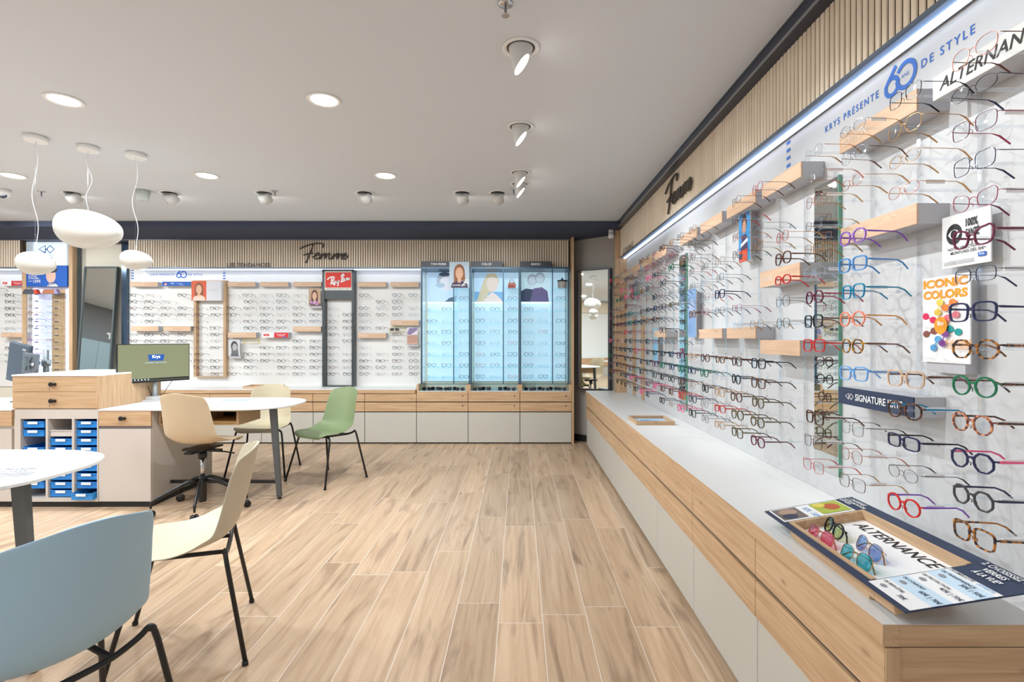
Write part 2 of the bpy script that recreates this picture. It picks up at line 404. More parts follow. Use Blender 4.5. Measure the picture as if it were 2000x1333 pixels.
# ================================================================== RIGHT COUNTER
CT = .705                        # worktop height
XF = .831
t = thing('countertop', 'long white worktop with an oak edge running under the right glasses wall', 'worktop', (1.06, 3.8, CT-.04))
obj('top_board', MB().box(XF+.002, XW-.001, 1.172, 3.38, CT-.006, CT).box(XF+.002, XW-.001, 3.383, 6.42, CT-.006, CT), WHITE, t)
e = MB().use(OAKY).box(XF, XF+.04, 1.17, 6.42, CT-.05, CT-.001).use(OAK).box(XF+.04, XW-.001, 1.17, 1.21, CT-.05, CT-.001).use(OAK).box(XF+.04, XW-.001, 1.21, 6.42, CT-.05, CT-.007)
obj('oak_edge', e, None, t)
YU = [1.174, 1.82, 2.482, 3.145, 3.81, 4.475, 5.14, 5.80, 6.415]
for i in range(8):
    a, b = YU[i], YU[i+1]
    who = 'nearest' if i == 0 else ORD[i]+' from the near end'
    t = thing('drawer_cabinet', f'oak drawer cabinet with a greige door under the right counter, {who}', 'cabinet', (1.06, (a+b)/2, 0), 0, 'cabinets under the right counter')
    m = MB().use(CORE).box(XF+.03, XW-.001, a, b, .05, CT-.052)
    if i == 0: m.use(OAK).box(XF+.012, XW-.001, a-.003, a+.001, .03, CT-.053).use(OAKZ).box(XF+.006, XF+.04, a-.006, a-.0035, .04, CT-.053)
    obj('body', m, None, t); obj('plinth', bx(XF+.045, XW-.001, a, b, 0, .05), KICK, t)
    g = .0018
    obj('drawer', bx(XF+.008, XF+.029, a+g, b-g, .515, .650, .0015), OAKY, t)
    obj('drawer', bx(XF+.008, XF+.029, a+g, b-g, .370, .500, .0015), OAKY, t)
    obj('drawer_gap', bx(XF+.02, XF+.0295, a, b, .5, .515), KICK, t)
    obj('door', bx(XF+.016, XF+.0295, a+g, b-g, .035, .362), GREYDOOR, t)
# ================================================================== BACK COUNTER
YFB = 6.60
t = thing('countertop', 'white worktop with an oak edge along the back display wall', 'worktop', (-3.2, 6.83, CT-.045))
obj('top_board', bx(-5.33, -1.335, YFB-.012, YB-.021, CT-.008, CT), WHITE, t)
obj('oak_edge', bx(-5.33, -1.335, YFB-.014, YB-.021, CT-.05, CT-.009), OAK, t)
XU = [-5.33, -4.66, -3.99, -3.325, -2.66, -1.992, -1.325, -.659, .009, .675]
nt_ = ['leftmost', 'second from left', 'third from left', 'fourth from left', 'fifth from left', 'sixth from left, behind the green chair', 'under left blue case', 'under middle blue case', 'under right blue case']
for i in range(9):
    a, b = XU[i], XU[i+1]; case = i >= 6
    t = thing('drawer_cabinet', f'oak and greige drawer cabinet along the back wall, {nt_[i]}', 'cabinet', ((a+b)/2, 6.83, 0), 0, 'cabinets under the back wall')
    m = MB().use(CORE).box(a, b, YFB+.02, YB-.001, .03, .60 if case else CT-.052)
    obj('body', m, None, t); obj('plinth', bx(a, b, YFB+.035, YB-.001, 0, .03), KICK, t)
    g = .003
    zt = .675 if case else .650
    obj('drawer', bx(a+g, b-g, YFB, YFB+.0195, .545, zt, .0015), OAK, t)
    obj('drawer', bx(a+g, b-g, YFB, YFB+.0195, .418, .533, .0015), OAK, t)
    obj('door', bx(a+.004, b-.004, YFB+.006, YFB+.0195, .018, .405), GREYDOOR, t)
    if case:
        # shallow tray of folded sunglasses on top of the cabinet
        obj('tray_floor', bx(a, b, YFB+.002, YB-.001, .6752, .6765), mat('tray_lining', (168, 196, 206), .5), t)
        obj('tray_side', bx(a+.0005, a+.03, YFB, YB-.002, .677, .765), OAKZ, t); obj('tray_side', bx(b-.03, b-.0005, YFB, YB-.002, .677, .765), OAKZ, t)
        obj('front_sill', bx(a+.031, b-.031, YFB, YFB+.01, .6765, .684), mat('sill_pale', (206, 224, 228), .4), t)
        for z in (.62, .49): obj('lock', MB().lathe([(.009, 0), (.009, .004)], (b-.07, YFB-.0005, z), 12, Matrix.Rotation(math.pi/2, 3, 'X')), DARK, t)
# ================================================================== SIGNS AND DISPLAYS
LITP = [0]
def C(r, g, b):
    if LITP[0]:
        n = f'backlit_ink_{r}_{g}_{b}'
        if n not in _mc: _mc[n] = emit(n, (r, g, b), .5)
        return _mc[n]
    return mat(f'ink_{r}_{g}_{b}', (r, g, b), .55)
def portrait(D, x, y, w, h, bg, hair, skin, top, side=False):
    D.rect(x, y, x+w, y+h, bg)
    cx = x+w*.5
    D.poly([(x+w*.08, y+.001), (x+w*.14, y+h*.18), (x+w*.34, y+h*.27), (x+w*.66, y+h*.27), (x+w*.88, y+h*.17), (x+w*.94, y+.001)], top)
    D.ell(cx, y+h*.62, w*.27, h*.30, hair); D.poly([(x+w*.22, y+h*.2), (x+w*.23, y+h*.66), (x+w*.77, y+h*.66), (x+w*.8, y+h*.24), (x+w*.6, y+h*.3), (x+w*.4, y+h*.28)], hair)
    D.poly([(cx-w*.08, y+h*.2), (cx-w*.08, y+h*.4), (cx+w*.08, y+h*.4), (cx+w*.08, y+h*.2)], skin)
    D.ell(cx, y+h*.57, w*.19, h*.225, skin)
FEMME = [[(705,215),(760,190),(830,175),(875,178),(882,190),(875,207)], [(806,178),(790,230),(768,280),(750,320)], [(735,262),(775,250),(806,249)],
 [(802,275),(835,263),(852,252),(838,246),(816,262),(812,282),(830,291),(850,280),(872,250),(856,292)], [(856,292),(884,256),(898,250),(893,270),(886,292)], [(886,292),(914,256),(928,250),(922,275),(926,292),(946,280),(963,250),(948,292)],
 [(948,292),(977,256),(991,251),(980,292)], [(980,292),(1008,255),(1021,254),(1013,280),(1022,291),(1037,272),(1052,258),(1045,248),(1030,262),(1030,284),(1045,291),(1066,265)]]
def femme(name, label, fn, r, loc):
    mb = MB().use(mat('sign_dark_metal', (70, 64, 58), .4, .3))
    for st in FEMME: mb.tube([fn(*p) for p in smooth(st, 4)], r, 6)
    o = obj(name, mb); fix(o, loc); tag(o, label, 'sign')
femme('script_sign', 'dark handwritten Femme lettering mounted on the back slatted fascia', lambda x, y: at(400+x/3.808, 430+y/3.808, 6.755), .0085, (-2.5, 6.76, 2.4))
femme('script_sign', 'dark handwritten Femme lettering mounted on the right slatted fascia', lambda x, y: (1.205, 4.22-(x-705)/3.808*.0068, 2.365+(320-y)/3.808*.0068), .0085, (1.21, 3.9, 2.4))
def flat_letters(name, label, D, loc):
    o = obj(name, D.mb); fix(o, loc); tag(o, label, 'sign')
SD = mat('sign_grey_lettering', (74, 72, 72), .5)
D = back(at(444, 522, 6.76)[0], 2.303, 6.752); D.text('LES TENDANCES', 0, 0, .052, SD, 'l', .008, w=.565)
flat_letters('lettering_sign', 'grey LES TENDANCES lettering on the lower edge of the back fascia', D, (-3.6, 6.76, 2.303))
D = right(6.02, 2.345, 1.219); D.text('LES TENDANCES', 0, 0, .055, SD, w=.56)
flat_letters('lettering_sign', 'small grey lettering at the far lower end of the right fascia', D, (1.22, 5.8, 2.345))
def logo60(D, x, y, h, m):
    k = h/2.0; w = .30*k
    D.arc(x-.62*k, y-.22*k, .56*k, 0, 360, w, m)
    D.stroke([(x-1.22*k, y-.12*k), (x-1.05*k, y+.12*k), (x-.25*k, y+1.0*k)], w, m, False)
    D.arc(x+.62*k, y-.02*k, .78*k, 150, -175, w, m, 36)
    D.text('ANS', x+.55*k, y-.14*k, .24*k, m, 'c')
def header_print(label, D0, loc, dashes):
    t = thing('header_print', label, 'sign', loc)
    D = D0(); D.text('KRYS PRÉSENTE', -.098, -.014, .027, PBLUE, 'r', .012, 0, 1.35, .323); D.text('DE STYLE', .098, -.014, .027, PBLUE, 'l', .012, 0, 1.35, .195); D.build('lettering', t)
    D = D0(); logo60(D, 0, .003, .105, PBLUE); D.build('anniversary_logo', t)
    for u in dashes:
        for k in range(4):
            D = D0(); D.rect(u, .052-.037*k, u+.034, .067-.037*k, PBLUE); D.build('dash', t)
header_print('blue 60 ans anniversary print on the white header of the right wall', lambda: right(1.752, 2.246, XW-.0005), (XW, 1.75, 2.246), (-.735,))
hx = at(354, 537, 7.04)
header_print('blue 60 ans anniversary print on the white header of the back wall', lambda: back(hx[0], hx[2], 7.0385), (hx[0], 7.04, hx[2]), (-.685, .575))
# ---- brand blocks: oak boxes standing off the wall
def block_back(px0, px1, py0, py1, txt, desc, face=None, extra=None):
    Y = 6.94; x0, _, z1 = at(px0, py0, Y); x1, _, z0 = at(px1, py1, Y)
    t = thing('brand_block', desc, 'sign', ((x0+x1)/2, 7.0, z0), 0, 'brand blocks on the back wall')
    obj('box', MB().use(SIGNGREY).box(x0, x1, Y+.006, YB-.021, z0, z1), None, t)
    obj('front_board', bx(x0, x1, Y, Y+.0055, z0, z1), face or SIGNOAK, t)
    D = back(x0, z0, Y)
    if extra: extra(D, x1-x0, z1-z0)
    elif txt: D.text(txt, .014, (z1-z0)*.36, (z1-z0)*.34, LETTER)
    if D.mb.v: D.build('lettering', t)
def levis(D, w, h):
    D.rect(0, 0, w*.46, h, PRINTW); D.poly([(w*.06, h*.25), (w*.13, h*.34), (w*.2, h*.25), (w*.27, h*.34), (w*.27, h*.75), (w*.05, h*.75)], PRED); D.text("Levi's", w*.16, h*.42, h*.2, PRINTW, 'c', .02)
    D.rect(w*.46, 0, w, h, PRED); D.text('DÈS 49€ LA PAIRE', w*.73, h*.55, h*.16, PRINTW, 'c', .02); D.text('DE MARQUE', w*.73, h*.25, h*.16, PRINTW, 'c', .02); D.rect(w*.8, h*.06, w*.92, h*.22, PBLUE)
def kblue(D, w, h):
    D.rect(0, 0, w, h, C(20, 96, 186)); D.ell(w*.12, h*.42, w*.055, h*.3, PRED); D.ell(w*.12, h*.36, w*.03, h*.2, PRINTW)
    D.text('Krys', w*.31, h*.4, h*.3, PRINTW, 'l', .03); D.text('/ collection', w*.52, h*.44, h*.2, PRINTW, 'l'); D.text('responsable', w*.62, h*.16, h*.14, PRINTW)
BB = [(254,308,551,560,'NATURELLES','oak brand block under the header print at the left end of back wall',None,None),
 (317,372,550.5,559,'', 'bright blue brand block in the top row of the back wall', C(20,96,186), kblue),
 (445,498.5,551,560,'VOGUE','oak brand block in top row below LES TENDANCES',None,None),
 (508,562.5,551,560,'KENZO','oak brand block in top row, second right of the tall oak frame',None,None),
 (572,627.5,551,560,'RALPH','oak brand block in top row immediately left of the red-headed tower',None,None),
 (699,754,551,560.5,'POLO','oak brand block in top row immediately right of the red-headed tower',None,None),
 (763,818,551,560.5,'PERSOL','oak brand block in top row touching the left blue case',None,None),
 (256,309,637.5,647,'OXYDO','oak brand block above the monitor at left end, middle row',None,None),
 (319,372,637.5,647,'INFACE','oak brand block above the monitor, beside the tall oak frame',None,None),
 (445,500,650,660,'MARC JACOBS','oak brand block above the black and white photo card',None,None),
 (512,563,650,660,'','white and red jeans-label brand block in the middle of back wall', PRINTW, levis),
 (572,627,638,648,'CHLOE TENDANCE','oak brand block level with the tower middle, at its left',None,None),
 (699,754,651,660.5,'ARMANI','oak brand block right of the tower in the middle row',None,None),
 (763,818,626,636,'MICHAEL','oak brand block above the yellow rimmed tray on back wall',None,None),
 (3,45,549,558.5,'','white and red jeans-label brand block at far left top', PRINTW, levis),
 (2,45,650,659,'SOLAIRE','oak brand block at far left edge, middle row',None,None)]
for a in BB: block_back(*a)
# small cards, easels and yellow trays on the back wall
def card_back(name, label, px0, px1, py0, py1, Y, fn, wedge=True, d=.05):
    x0, _, z1 = at(px0, py0, Y); x1, _, z0 = at(px1, py1, Y)
    t = thing(name, label, 'card', ((x0+x1)/2, Y, z0))
    obj('card_board', bx(x0, x1, Y, Y+.006, z0, z1), PRINTW, t)
    if wedge: obj('bracket', bx(x0+.01, x1+.012, Y+.0065, YB-.021, z0-.03, z0-.002), SIGNGREY, t)
    D = back(x0, z0, Y); fn(D, x1-x0, z1-z0); D.build('print', t)
def bw(D, w, h):
    D.rect(0, 0, w, h, C(208, 208, 210)); D.ell(w*.52, h*.62, w*.3, h*.3, C(70, 70, 72)); D.poly([(w*.25, 0), (w*.3, h*.6), (w*.8, h*.6), (w*.9, 0)], C(110, 110, 112)); D.ell(w*.56, h*.55, w*.2, h*.22, C(178, 178, 180)); D.text('MARC JACOBS', w*.5, h*.03, h*.05, PRINTB, 'c', .01)
card_back('photo_card', 'black and white portrait card on the back wall under an oak block', 446, 468.5, 664, 696, 6.95, bw)
def coral(D, w, h):
    portrait(D, 0, 0, w, h, C(196, 164, 132), C(88, 58, 44), C(222, 178, 150), C(206, 120, 190)); D.rect(0, 0, w, h*.14, C(120, 92, 90))
    for k in range(14): D.ell(w*(.08+.84*((k*.37) % 1)), h*(.05+.3*((k*.61) % 1)), w*.05, w*.05, C(150, 90, 190) if k % 2 else C(240, 230, 240), 8)
card_back('photo_card', 'portrait card with floral dress beside the red-headed tower', 603, 626, 564, 598, 6.95, coral)
def hand(D, w, h):
    D.rect(0, 0, w, h, C(206, 168, 150)); D.rect(0, h*.55, w, h, C(226, 216, 224)); D.poly([(0, h*.6), (w*.3, h*.55), (w*.95, h*.85), (w*.95, h), (w*.2, h*.95)], C(140, 126, 166))
    for k in range(4): D.stroke([(w*.05, h*(.1+.11*k)), (w*.5, h*(.17+.11*k)), (w*.95, h*(.2+.11*k))], h*.02, C(140, 60, 50))
card_back('photo_card', 'card showing striped fabric and a hand next to the left blue case', 795, 816, 640, 673, 6.95, hand)
def ytray(label, px, py):
    x, y, z = at(px, py, 6.93); w, h = .205, .052
    m = MB(); r = .004
    m.box(x-w/2, x+w/2, y-.004, y+.016, z-h/2, z-h/2+r).box(x-w/2, x+w/2, y-.004, y+.016, z+h/2-r, z+h/2).box(x-w/2, x-w/2+r, y-.004, y+.016, z-h/2+r, z+h/2-r).box(x+w/2-r, x+w/2, y-.004, y+.016, z-h/2+r, z+h/2-r)
    o = obj('eyewear_holder', m, mat('yellow_acrylic', (222, 206, 60), .3)); fix(o, (x, y, z-h/2)); tag(o, label, 'holder')
ytray('open yellow rectangular frame on back wall right of the black and white card', 491, 667)
ytray('open yellow rectangular frame holding dark sunglasses near the left blue case', 775, 644)
# tall oak frame with portrait poster
Y = 6.97
t = thing('poster_frame', 'tall oak frame with a portrait poster at its top on the back wall', 'frame', (at(410, 737, Y)[0], Y, at(410, 737, Y)[2]))
x0, _, z1 = at(378, 548, Y); x1, _, z0 = at(441, 737, Y); w = .035
obj('oak_frame', MB().box(x0, x0+w, Y, YB-.021, z0, z1).box(x1-w, x1, Y, YB-.021, z0, z1).box(x0+w, x1-w, Y, YB-.021, z1-.012, z1).box(x0+w, x1-w, Y, YB-.021, z0, z0+.012), OAKZ, t)
obj('poster_box', bx(x0+.005, x1-.03, Y-.05, Y-.001, at(0, 588, Y)[2], z1-.013), PRINTW, t)
D = back(x0+.005, at(0, 588, Y)[2], Y-.05); ww = x1-x0-.035; hh = z1-.013-at(0, 588, Y)[2]
portrait(D, 0, 0, ww*.5, hh, C(214, 92, 58), C(140, 84, 54), C(224, 176, 146), C(236, 206, 190)); D.rect(ww*.5, 0, ww, hh, C(216, 216, 220)); D.text('GUESS', ww*.75, hh*.48, hh*.09, C(176, 188, 204), 'c', .0, 0, 1.3)
D.build('poster', t)
# dark tower with the red sign
t = thing('display_tower', 'tall dark framed glasses tower topped by a red Ray-Ban sign', 'display', (at(662, 752, Y)[0], Y, CT))
x0, _, z1 = at(631.5, 527, Y); x1, _, z0 = at(693, 752, Y); z0 = CT+.001; w = .03
obj('frame', MB().box(x0, x0+w, Y-.04, YB-.021, z0, z1).box(x1-w, x1, Y-.04, YB-.021, z0, z1).box(x0+w, x1-w, Y-.04, YB-.021, z1-.02, z1).box(x0+w, x1-w, Y-.04, YB-.021, z0, z0+.015).box(x0+w, x1-w, Y-.03, YB-.021, at(0, 585, Y)[2], at(0, 568, Y)[2]), DARK, t)
sb = obj('sign_board', bx(x0+w, x1-w, Y-.035, Y-.02, at(0, 567.8, Y)[2], z1-.021), mat('cream_sign', (232, 230, 220), .5), t)
zb = at(0, 567.8, Y)[2]; hh = z1-.021-zb; ww = x1-x0-2*w
D = back(x0+w, zb, Y-.035); rx, ry = at(635.5, 532.5, Y-.035), at(686, 562, Y-.035)
D.rect(rx[0]-x0-w, ry[2]-zb, ry[0]-x0-w, rx[2]-zb, C(224, 58, 44))
RB = [[(795,278),(828,250),(866,240),(886,252),(872,283),(846,305)], [(856,250),(850,300),(841,345)], [(848,303),(874,335),(897,350)], [(908,308),(892,298),(880,318),(893,330),(908,308),(914,328)],
      [(920,300),(922,322),(942,290),(936,345),(926,358)], [(949,296),(956,292)], [(990,240),(980,300)], [(972,238),(1000,206),(1012,222),(988,255),(1010,268),(1002,298),(972,308)], [(1034,268),(1016,270),(1012,290),(1030,285),(1036,266),(1040,286)], [(1050,285),(1052,262),(1066,258),(1068,280),(1088,260)]]
for st in RB:
    D.stroke([((at(520+a/6.667, 505+b/6.667, Y-.035)[0]-x0-w), at(520+a/6.667, 505+b/6.667, Y-.035)[2]-zb) for a, b in st], .016, PRINTW)
D.text('GENUINE SINCE 1937', ww/2, hh*.05, hh*.055, PGREY, 'c', .01, 0, 1.2, ww*.84)
D.build('lettering', sb)
# ---- three ice-blue cases
CX = [-1.276, -.632, .008]; names = ['left', 'middle', 'right']
WC = .637
SHZ = [1.722, 1.571, 1.424, 1.276, 1.129, .981, .834]
def tomford(D, w, h):
    D.rect(0, 0, w, h, C(176, 206, 236)); D.ell(w*.62, h*.72, w*.3, h*.27, C(150, 168, 186)); D.ell(w*.68, h*.62, w*.25, h*.26, C(198, 204, 218)); D.ell(w*.6, h*.93, w*.2, h*.07, C(56, 72, 92)); D.poly([(w*.6, 0), (w*.75, h*.12), (w, h*.2), (w, 0)], C(60, 92, 112)); D.ell(w*.45, h*.56, w*.16, h*.08, C(150, 176, 198))
def chloe(D, w, h):
    D.rect(0, 0, w, h, C(176, 212, 244)); D.rect(0, 0, w, h*.34, C(110, 168, 212)); D.poly([(w*.05, 0), (w*.12, h*.1), (w*.3, h*.7), (w*.45, h*.95), (w*.72, h*.97), (w*.86, h*.7), (w*.75, h*.4), (w*.5, h*.3), (w*.3, 0)], C(190, 186, 160)); D.ell(w*.62, h*.6, w*.2, h*.26, C(204, 196, 188)); D.poly([(w*.3, 0), (w*.45, h*.2), (w*.62, h*.33), (w*.8, h*.2), (w*.98, 0)], C(214, 206, 206)); D.text('Chloé', w*.53, h*.07, h*.15, PRINTW, 'c')
def gucci(D, w, h):
    D.rect(0, 0, w, h, C(190, 222, 238)); D.poly([(0, 0), (0, h*.36), (w*.16, h*.45), (w*.4, h*.42), (w*.46, 0)], C(48, 62, 92)); D.poly([(w*.3, 0), (w*.42, h*.45), (w*.7, h*.5), (w*.9, h*.36), (w*.95, 0)], C(92, 88, 132))
    for cx, cy in ((.38, .72), (.64, .78)): D.ell(w*cx, h*(cy+.03), w*.17, h*.19, C(150, 168, 182)); D.ell(w*cx, h*cy, w*.13, h*.15, C(180, 200, 218))
    D.text('GUCCI', w*.48, h*.46, h*.085, PRINTW, 'c', .01, 0, 1.5)
for i, x0 in enumerate(CX):
    x1 = x0+WC; z0, z1 = .768, 2.288; yf, yb = 6.64, YB-.002
    t = thing('display_case', f'{names[i]} ice-blue lit display case with glass shelves on back wall', 'display case', ((x0+x1)/2, 6.85, z0), 0, 'lit display cases')
    xd = x0+.425
    fr = MB().box(x0, x0+.018, yf, yf+.03, z0, z1-.022).box(x1-.014, x1, yf, yf+.03, z0, z1-.022).box(x0, x1, yf, yb, z1-.022, z1).box(xd-.006, xd+.006, yf+.005, yf+.02, z0, z1-.022).box(x0, x1, yf, yf+.012, z0-.002, z0+.004)
    obj('side_pane', bx(x0+.002, x0+.008, yf+.031, yb-.02, z0, z1-.022), GLASS, t); obj('side_pane', bx(x1-.008, x1-.002, yf+.031, yb-.02, z0, z1-.022), GLASS, t); obj('divider_pane', bx(xd-.003, xd+.003, yf+.021, yb-.02, z0, z1-.022), GLASS, t)
    obj('frame', fr, mat('slate_blue_frame', (54, 84, 108), .3, .2), t)
    obj('light_panel', bx(x0+.018, x1-.014, yb-.018, yb-.001, z0+.006, z1-.022), LIGHTBOX, t)
    L, R = (x0+.018, xd-.006), (xd+.006, x1-.014)
    for z in SHZ:
        for a, b in (L, R): obj('glass_shelf', bx(a, b, yf+.03, yb-.019, z-.006, z), GLASS, t)
    for z in (1.869, 2.023): obj('glass_shelf', bx(R[0], R[1], yf+.03, yb-.019, z-.006, z), GLASS, t)
    obj('spot_rail', bx(L[0], L[1], yb-.045, yb-.019, 1.845, 1.858), emit('case_spot_rail', (240, 252, 255), 1.0) if i == 0 else bpy.data.materials['case_spot_rail'], t)
    # poster
    pz0, pz1 = 1.862, z1-.024
    p = obj('poster', bx(L[0], L[1], yb-.06, yb-.046, pz0, pz1), PRINTW, t)
    LITP[0] = 1; D = back(L[0], pz0, yb-.06); (tomford, chloe, gucci)[i](D, L[1]-L[0], pz1-pz0); D.build('print', p); LITP[0] = 0
    # header sign
    hx0 = x0+(.005, .003, .006)[i]; hx1 = hx0+(.36, .41, .40)[i]
    s_ = obj('header_sign', bx(hx0, hx1, yf-.004, yf+.05, z1+.001, z1+.072), mat('sign_slate', (48, 54, 64), .4), t)
    D = back((hx0+hx1)/2+(.045, 0, 0)[i], z1+.022, yf-.004); D.text(['TOM FORD', 'CHLOÉ', 'GUCCI'][i], 0, 0, .028, PRINTW, 'c', .015); D.build('lettering', s_)
x, y, z = at(877.5, 562.5, 6.62)
t = thing('photo_card', 'colour portrait card of a person in a striped scarf before the left blue case', 'card', (x+.13, y, z))
obj('card_board', bx(x, x+.258, 6.626, 6.632, z, z+.335), PRINTW, t); D = back(x, z, 6.626)
portrait(D, 0, 0, .258, .335, C(190, 210, 226), C(150, 98, 62), C(226, 178, 148), C(66, 52, 82))
for k in range(4): D.stroke([(.16+.015*k, .02+.022*k), (.21, .06+.016*k), (.255, .05+.018*k)], .007, PRINTW)
D.text('nouvelle ligne', .125, .018, .022, PRINTW, 'c', .012); D.build('print', t)
# bag and pot on the upper right shelves
x, y, _ = at(999, 562, 6.84)
t = thing('miniature_bag', 'small red and beige bag on the top right shelf of the middle blue case', 'bag', (x, y, 2.0235))
obj('body', MB().prism([(x-.05, 2.0235), (x+.05, 2.0235), (x+.06, 2.08), (x+.045, 2.105), (x-.035, 2.105), (x-.045, 2.08)], y-.025, y+.025, 'y'), C(196, 92, 84), t)
obj('flap', MB().prism([(x-.045, 2.075), (x+.058, 2.07), (x+.044, 2.107), (x-.036, 2.107)], y-.029, y-.0255, 'y'), C(212, 150, 130), t)
obj('strap', MB().tube([(x-.03, y, 2.105), (x-.015, y, 2.14), (x+.02, y, 2.142), (x+.038, y, 2.105)], .004, 6), C(150, 70, 64), t)
x, y, _ = at(1098, 562, 6.84)
t = thing('lidded_jar', 'pale jar with dark green lid high in the right blue case', 'jar', (x, y, 2.0235))
obj('jar', MB().lathe([(.05, 0), (.058, .01), (.06, .09), (.055, .098)], (x, y, 2.0235), 24), C(196, 184, 182), t)
obj('lid', MB().lathe([(.066, .099), (.068, .112), (.03, .118), (.012, .124), (.014, .138), (.003, .144)], (x, y, 2.0235), 24), C(32, 72, 74), t)
# ---- right wall: brand blocks
def block_right(Ya, Yb, z0, z1, txt, desc, face=None, fn=None, X=1.20):
    t = thing('brand_block', desc, 'sign', (1.25, (Ya+Yb)/2, z0), 0, 'brand blocks on the right wall')
    obj('box', MB().use(SIGNGREY).box(X+.006, XW-.001, Ya, Yb, z0, z1), None, t)
    obj('front_board', bx(X, X+.0055, Ya, Yb, z0, z1), face or SIGNOAKY, t)
    D = right(Yb, z0, X); w, h = Yb-Ya, z1-z0
    if fn: fn(D, w, h)
    elif txt: D.text(txt, w*.05, h*.34, h*.36, LETTER)
    if D.mb.v: D.build('lettering', t)
def altern(D, w, h): D.text('ALTERNANCE', w*.06, h*.26, h*.5, PRINTB, 'l', .012, .25)
def ko(D, x, y, h, m):
    w = h*.13
    D.stroke([(x, y), (x-h*.85, y+h*.5), (x, y+h), (x, y)], w, m, False)
    D.stroke([(x+h*.18, y+h*.5), (x+h*.62, y+h), (x+h*1.2, y+h*.5), (x+h*.62, y), (x+h*.18, y+h*.5)], w, m, False); D.stroke([(x, y+h*.5), (x+h*.2, y+h*.5)], w, m, False)
def sig(D, w, h): ko(D, w*.17, h*.34, h*.34, PRINTW); D.text('SIGNATURE KRYS', w*.27, h*.32, h*.38, PRINTW, 'l', .015, 0, 1.0, w*.62)
block_right(1.10, 1.485, 2.048, 2.115, '', 'pale ALTERNANCE brand block at the top near end of right wall', C(226, 224, 218), altern)
BR = [(1.546, 1.917, 2.05, 2.115, 'EDITION', 'oak EDITION brand block in the top row near the blue anniversary print'),
 (2.18, 2.53, 2.05, 2.115, '', 'unlettered oak brand block in the top row just beyond the near mirror strip'),
 (2.60, 2.96, 2.05, 2.115, '', 'oak brand block in top row above the blue beach poster'), (3.03, 3.39, 2.05, 2.115, '', 'oak brand block in the top row, second beyond the near mirror strip'),
 (3.46, 3.82, 2.05, 2.115, '', 'oak brand block in the top row just before the far mirror strip'), (4.18, 4.55, 2.05, 2.115, '', 'oak brand block in the top row just beyond the far mirror strip'),
 (4.62, 5.0, 2.05, 2.115, '', 'oak brand block in the top row, second beyond the far mirror strip'), (5.1, 5.5, 2.05, 2.115, '', 'oak brand block in top row close to the far end'), (5.6, 6.0, 2.05, 2.115, '', 'oak brand block in top row at the far end'),
 (1.546, 1.91, 1.707, 1.769, 'NOOIZ', 'oak NOOIZ brand block at eye level right of the near mirror strip'),
 (2.19, 2.55, 1.612, 1.687, 'ANNE', 'oak ANNE brand block above eye level just beyond the near mirror strip'),
 (2.19, 2.55, 1.285, 1.352, '', 'oak brand block at mid height just beyond the near mirror strip'),
 (2.60, 2.96, 1.36, 1.42, '', 'oak brand block at mid height, second beyond the near mirror strip'),
 (3.03, 3.42, 1.36, 1.42, '', 'oak brand block at mid height, third beyond the near mirror strip'),
 (4.2, 4.56, 1.37, 1.43, '', 'oak brand block at mid height beyond the far mirror strip')]
for a in BR: block_right(*a)
block_right(1.56, 1.925, 1.118, 1.180, '', 'navy SIGNATURE KRYS brand block low on the near right wall', PNAVY, sig)
# mirror strips and uprights set in the right wall
def strip(label, Ya, Yb):
    t = thing('mirror_strip', label, 'mirror', (XW-.005, (Ya+Yb)/2, .73))
    obj('mirror_glass', bx(XW-.006, XW-.0005, Ya, Yb, .80, 2.02), MIRROR, t)
    obj('glass_edge', bx(XW-.014, XW-.0005, Ya-.004, Ya-.0005, .80, 2.02), mat('green_glass_edge', (108, 168, 146), .15), t)
strip('tall narrow mirror strip on the near part of the right wall', 2.065, 2.245)
strip('tall narrow mirror strip in the middle of the right wall', 3.95, 4.14)
o = obj('wall_batten', MB().box(XW-.012, XW-.001, 5.30, 5.42, .72, 1.6).box(XW-.012, XW-.001, 5.70, 5.82, .72, 1.6), OAKZ); fix(o, (XW, 5.5, .72)); tag(o, 'pair of vertical oak battens on the far end of the right wall', 'batten')
# posters on the right wall
def poster_right(name, label, Ya, Yb, z0, z1, X, fn, wedge=None):
    t = thing(name, label, 'poster', (X, (Ya+Yb)/2, z0))
    obj('board', bx(X, X+.004, Ya, Yb, z0, z1), PRINTW, t)
    if wedge: obj('stand', bx(X+.0045, XW-.001, Ya+.02, Yb-.01, z0-.03, z1-.02) if wedge == 2 else bx(X+.0045, XW-.001, Ya+.04, Yb-.04, z0+.03, z1-.03), SIGNGREY, t)
    D = right(Yb, z0, X); fn(D, Yb-Ya, z1-z0); D.build('print', t)
def sante(D, w, h):
    D.ell(w*.27, h*.63, w*.17, h*.2, PRINTB)
    D.poly([(w*.14, h*.63), (w*.2, h*.70), (w*.27, h*.725), (w*.34, h*.70), (w*.4, h*.63), (w*.34, h*.56), (w*.27, h*.535), (w*.2, h*.56)], PRINTW); D.ell(w*.27, h*.63, w*.07, h*.085, PRINTB)
    D.text('100%', w*.52, h*.72, h*.15, PRINTB, 'l', .03, 0, 1, w*.24); D.text('SANTÉ', w*.52, h*.53, h*.15, PRINTB, 'l', .03, 0, 1, w*.27)
    D.text('NOTRE SÉLECTION', w*.14, h*.32, h*.055, PRINTB, 'l', .01); D.text('MONTURES DÈS 30€*', w*.2, h*.24, h*.055, PRINTB, 'l', .01)
    for k in range(4): D.rect(w*.04, h*(.05+.022*k), w*.70, h*(.057+.022*k), PGREY)
    D.rect(w*.78, h*.12, w*.93, h*.2, PBLUE); D.text('Krys', w*.855, h*.138, h*.04, PRINTW, 'c', .03)
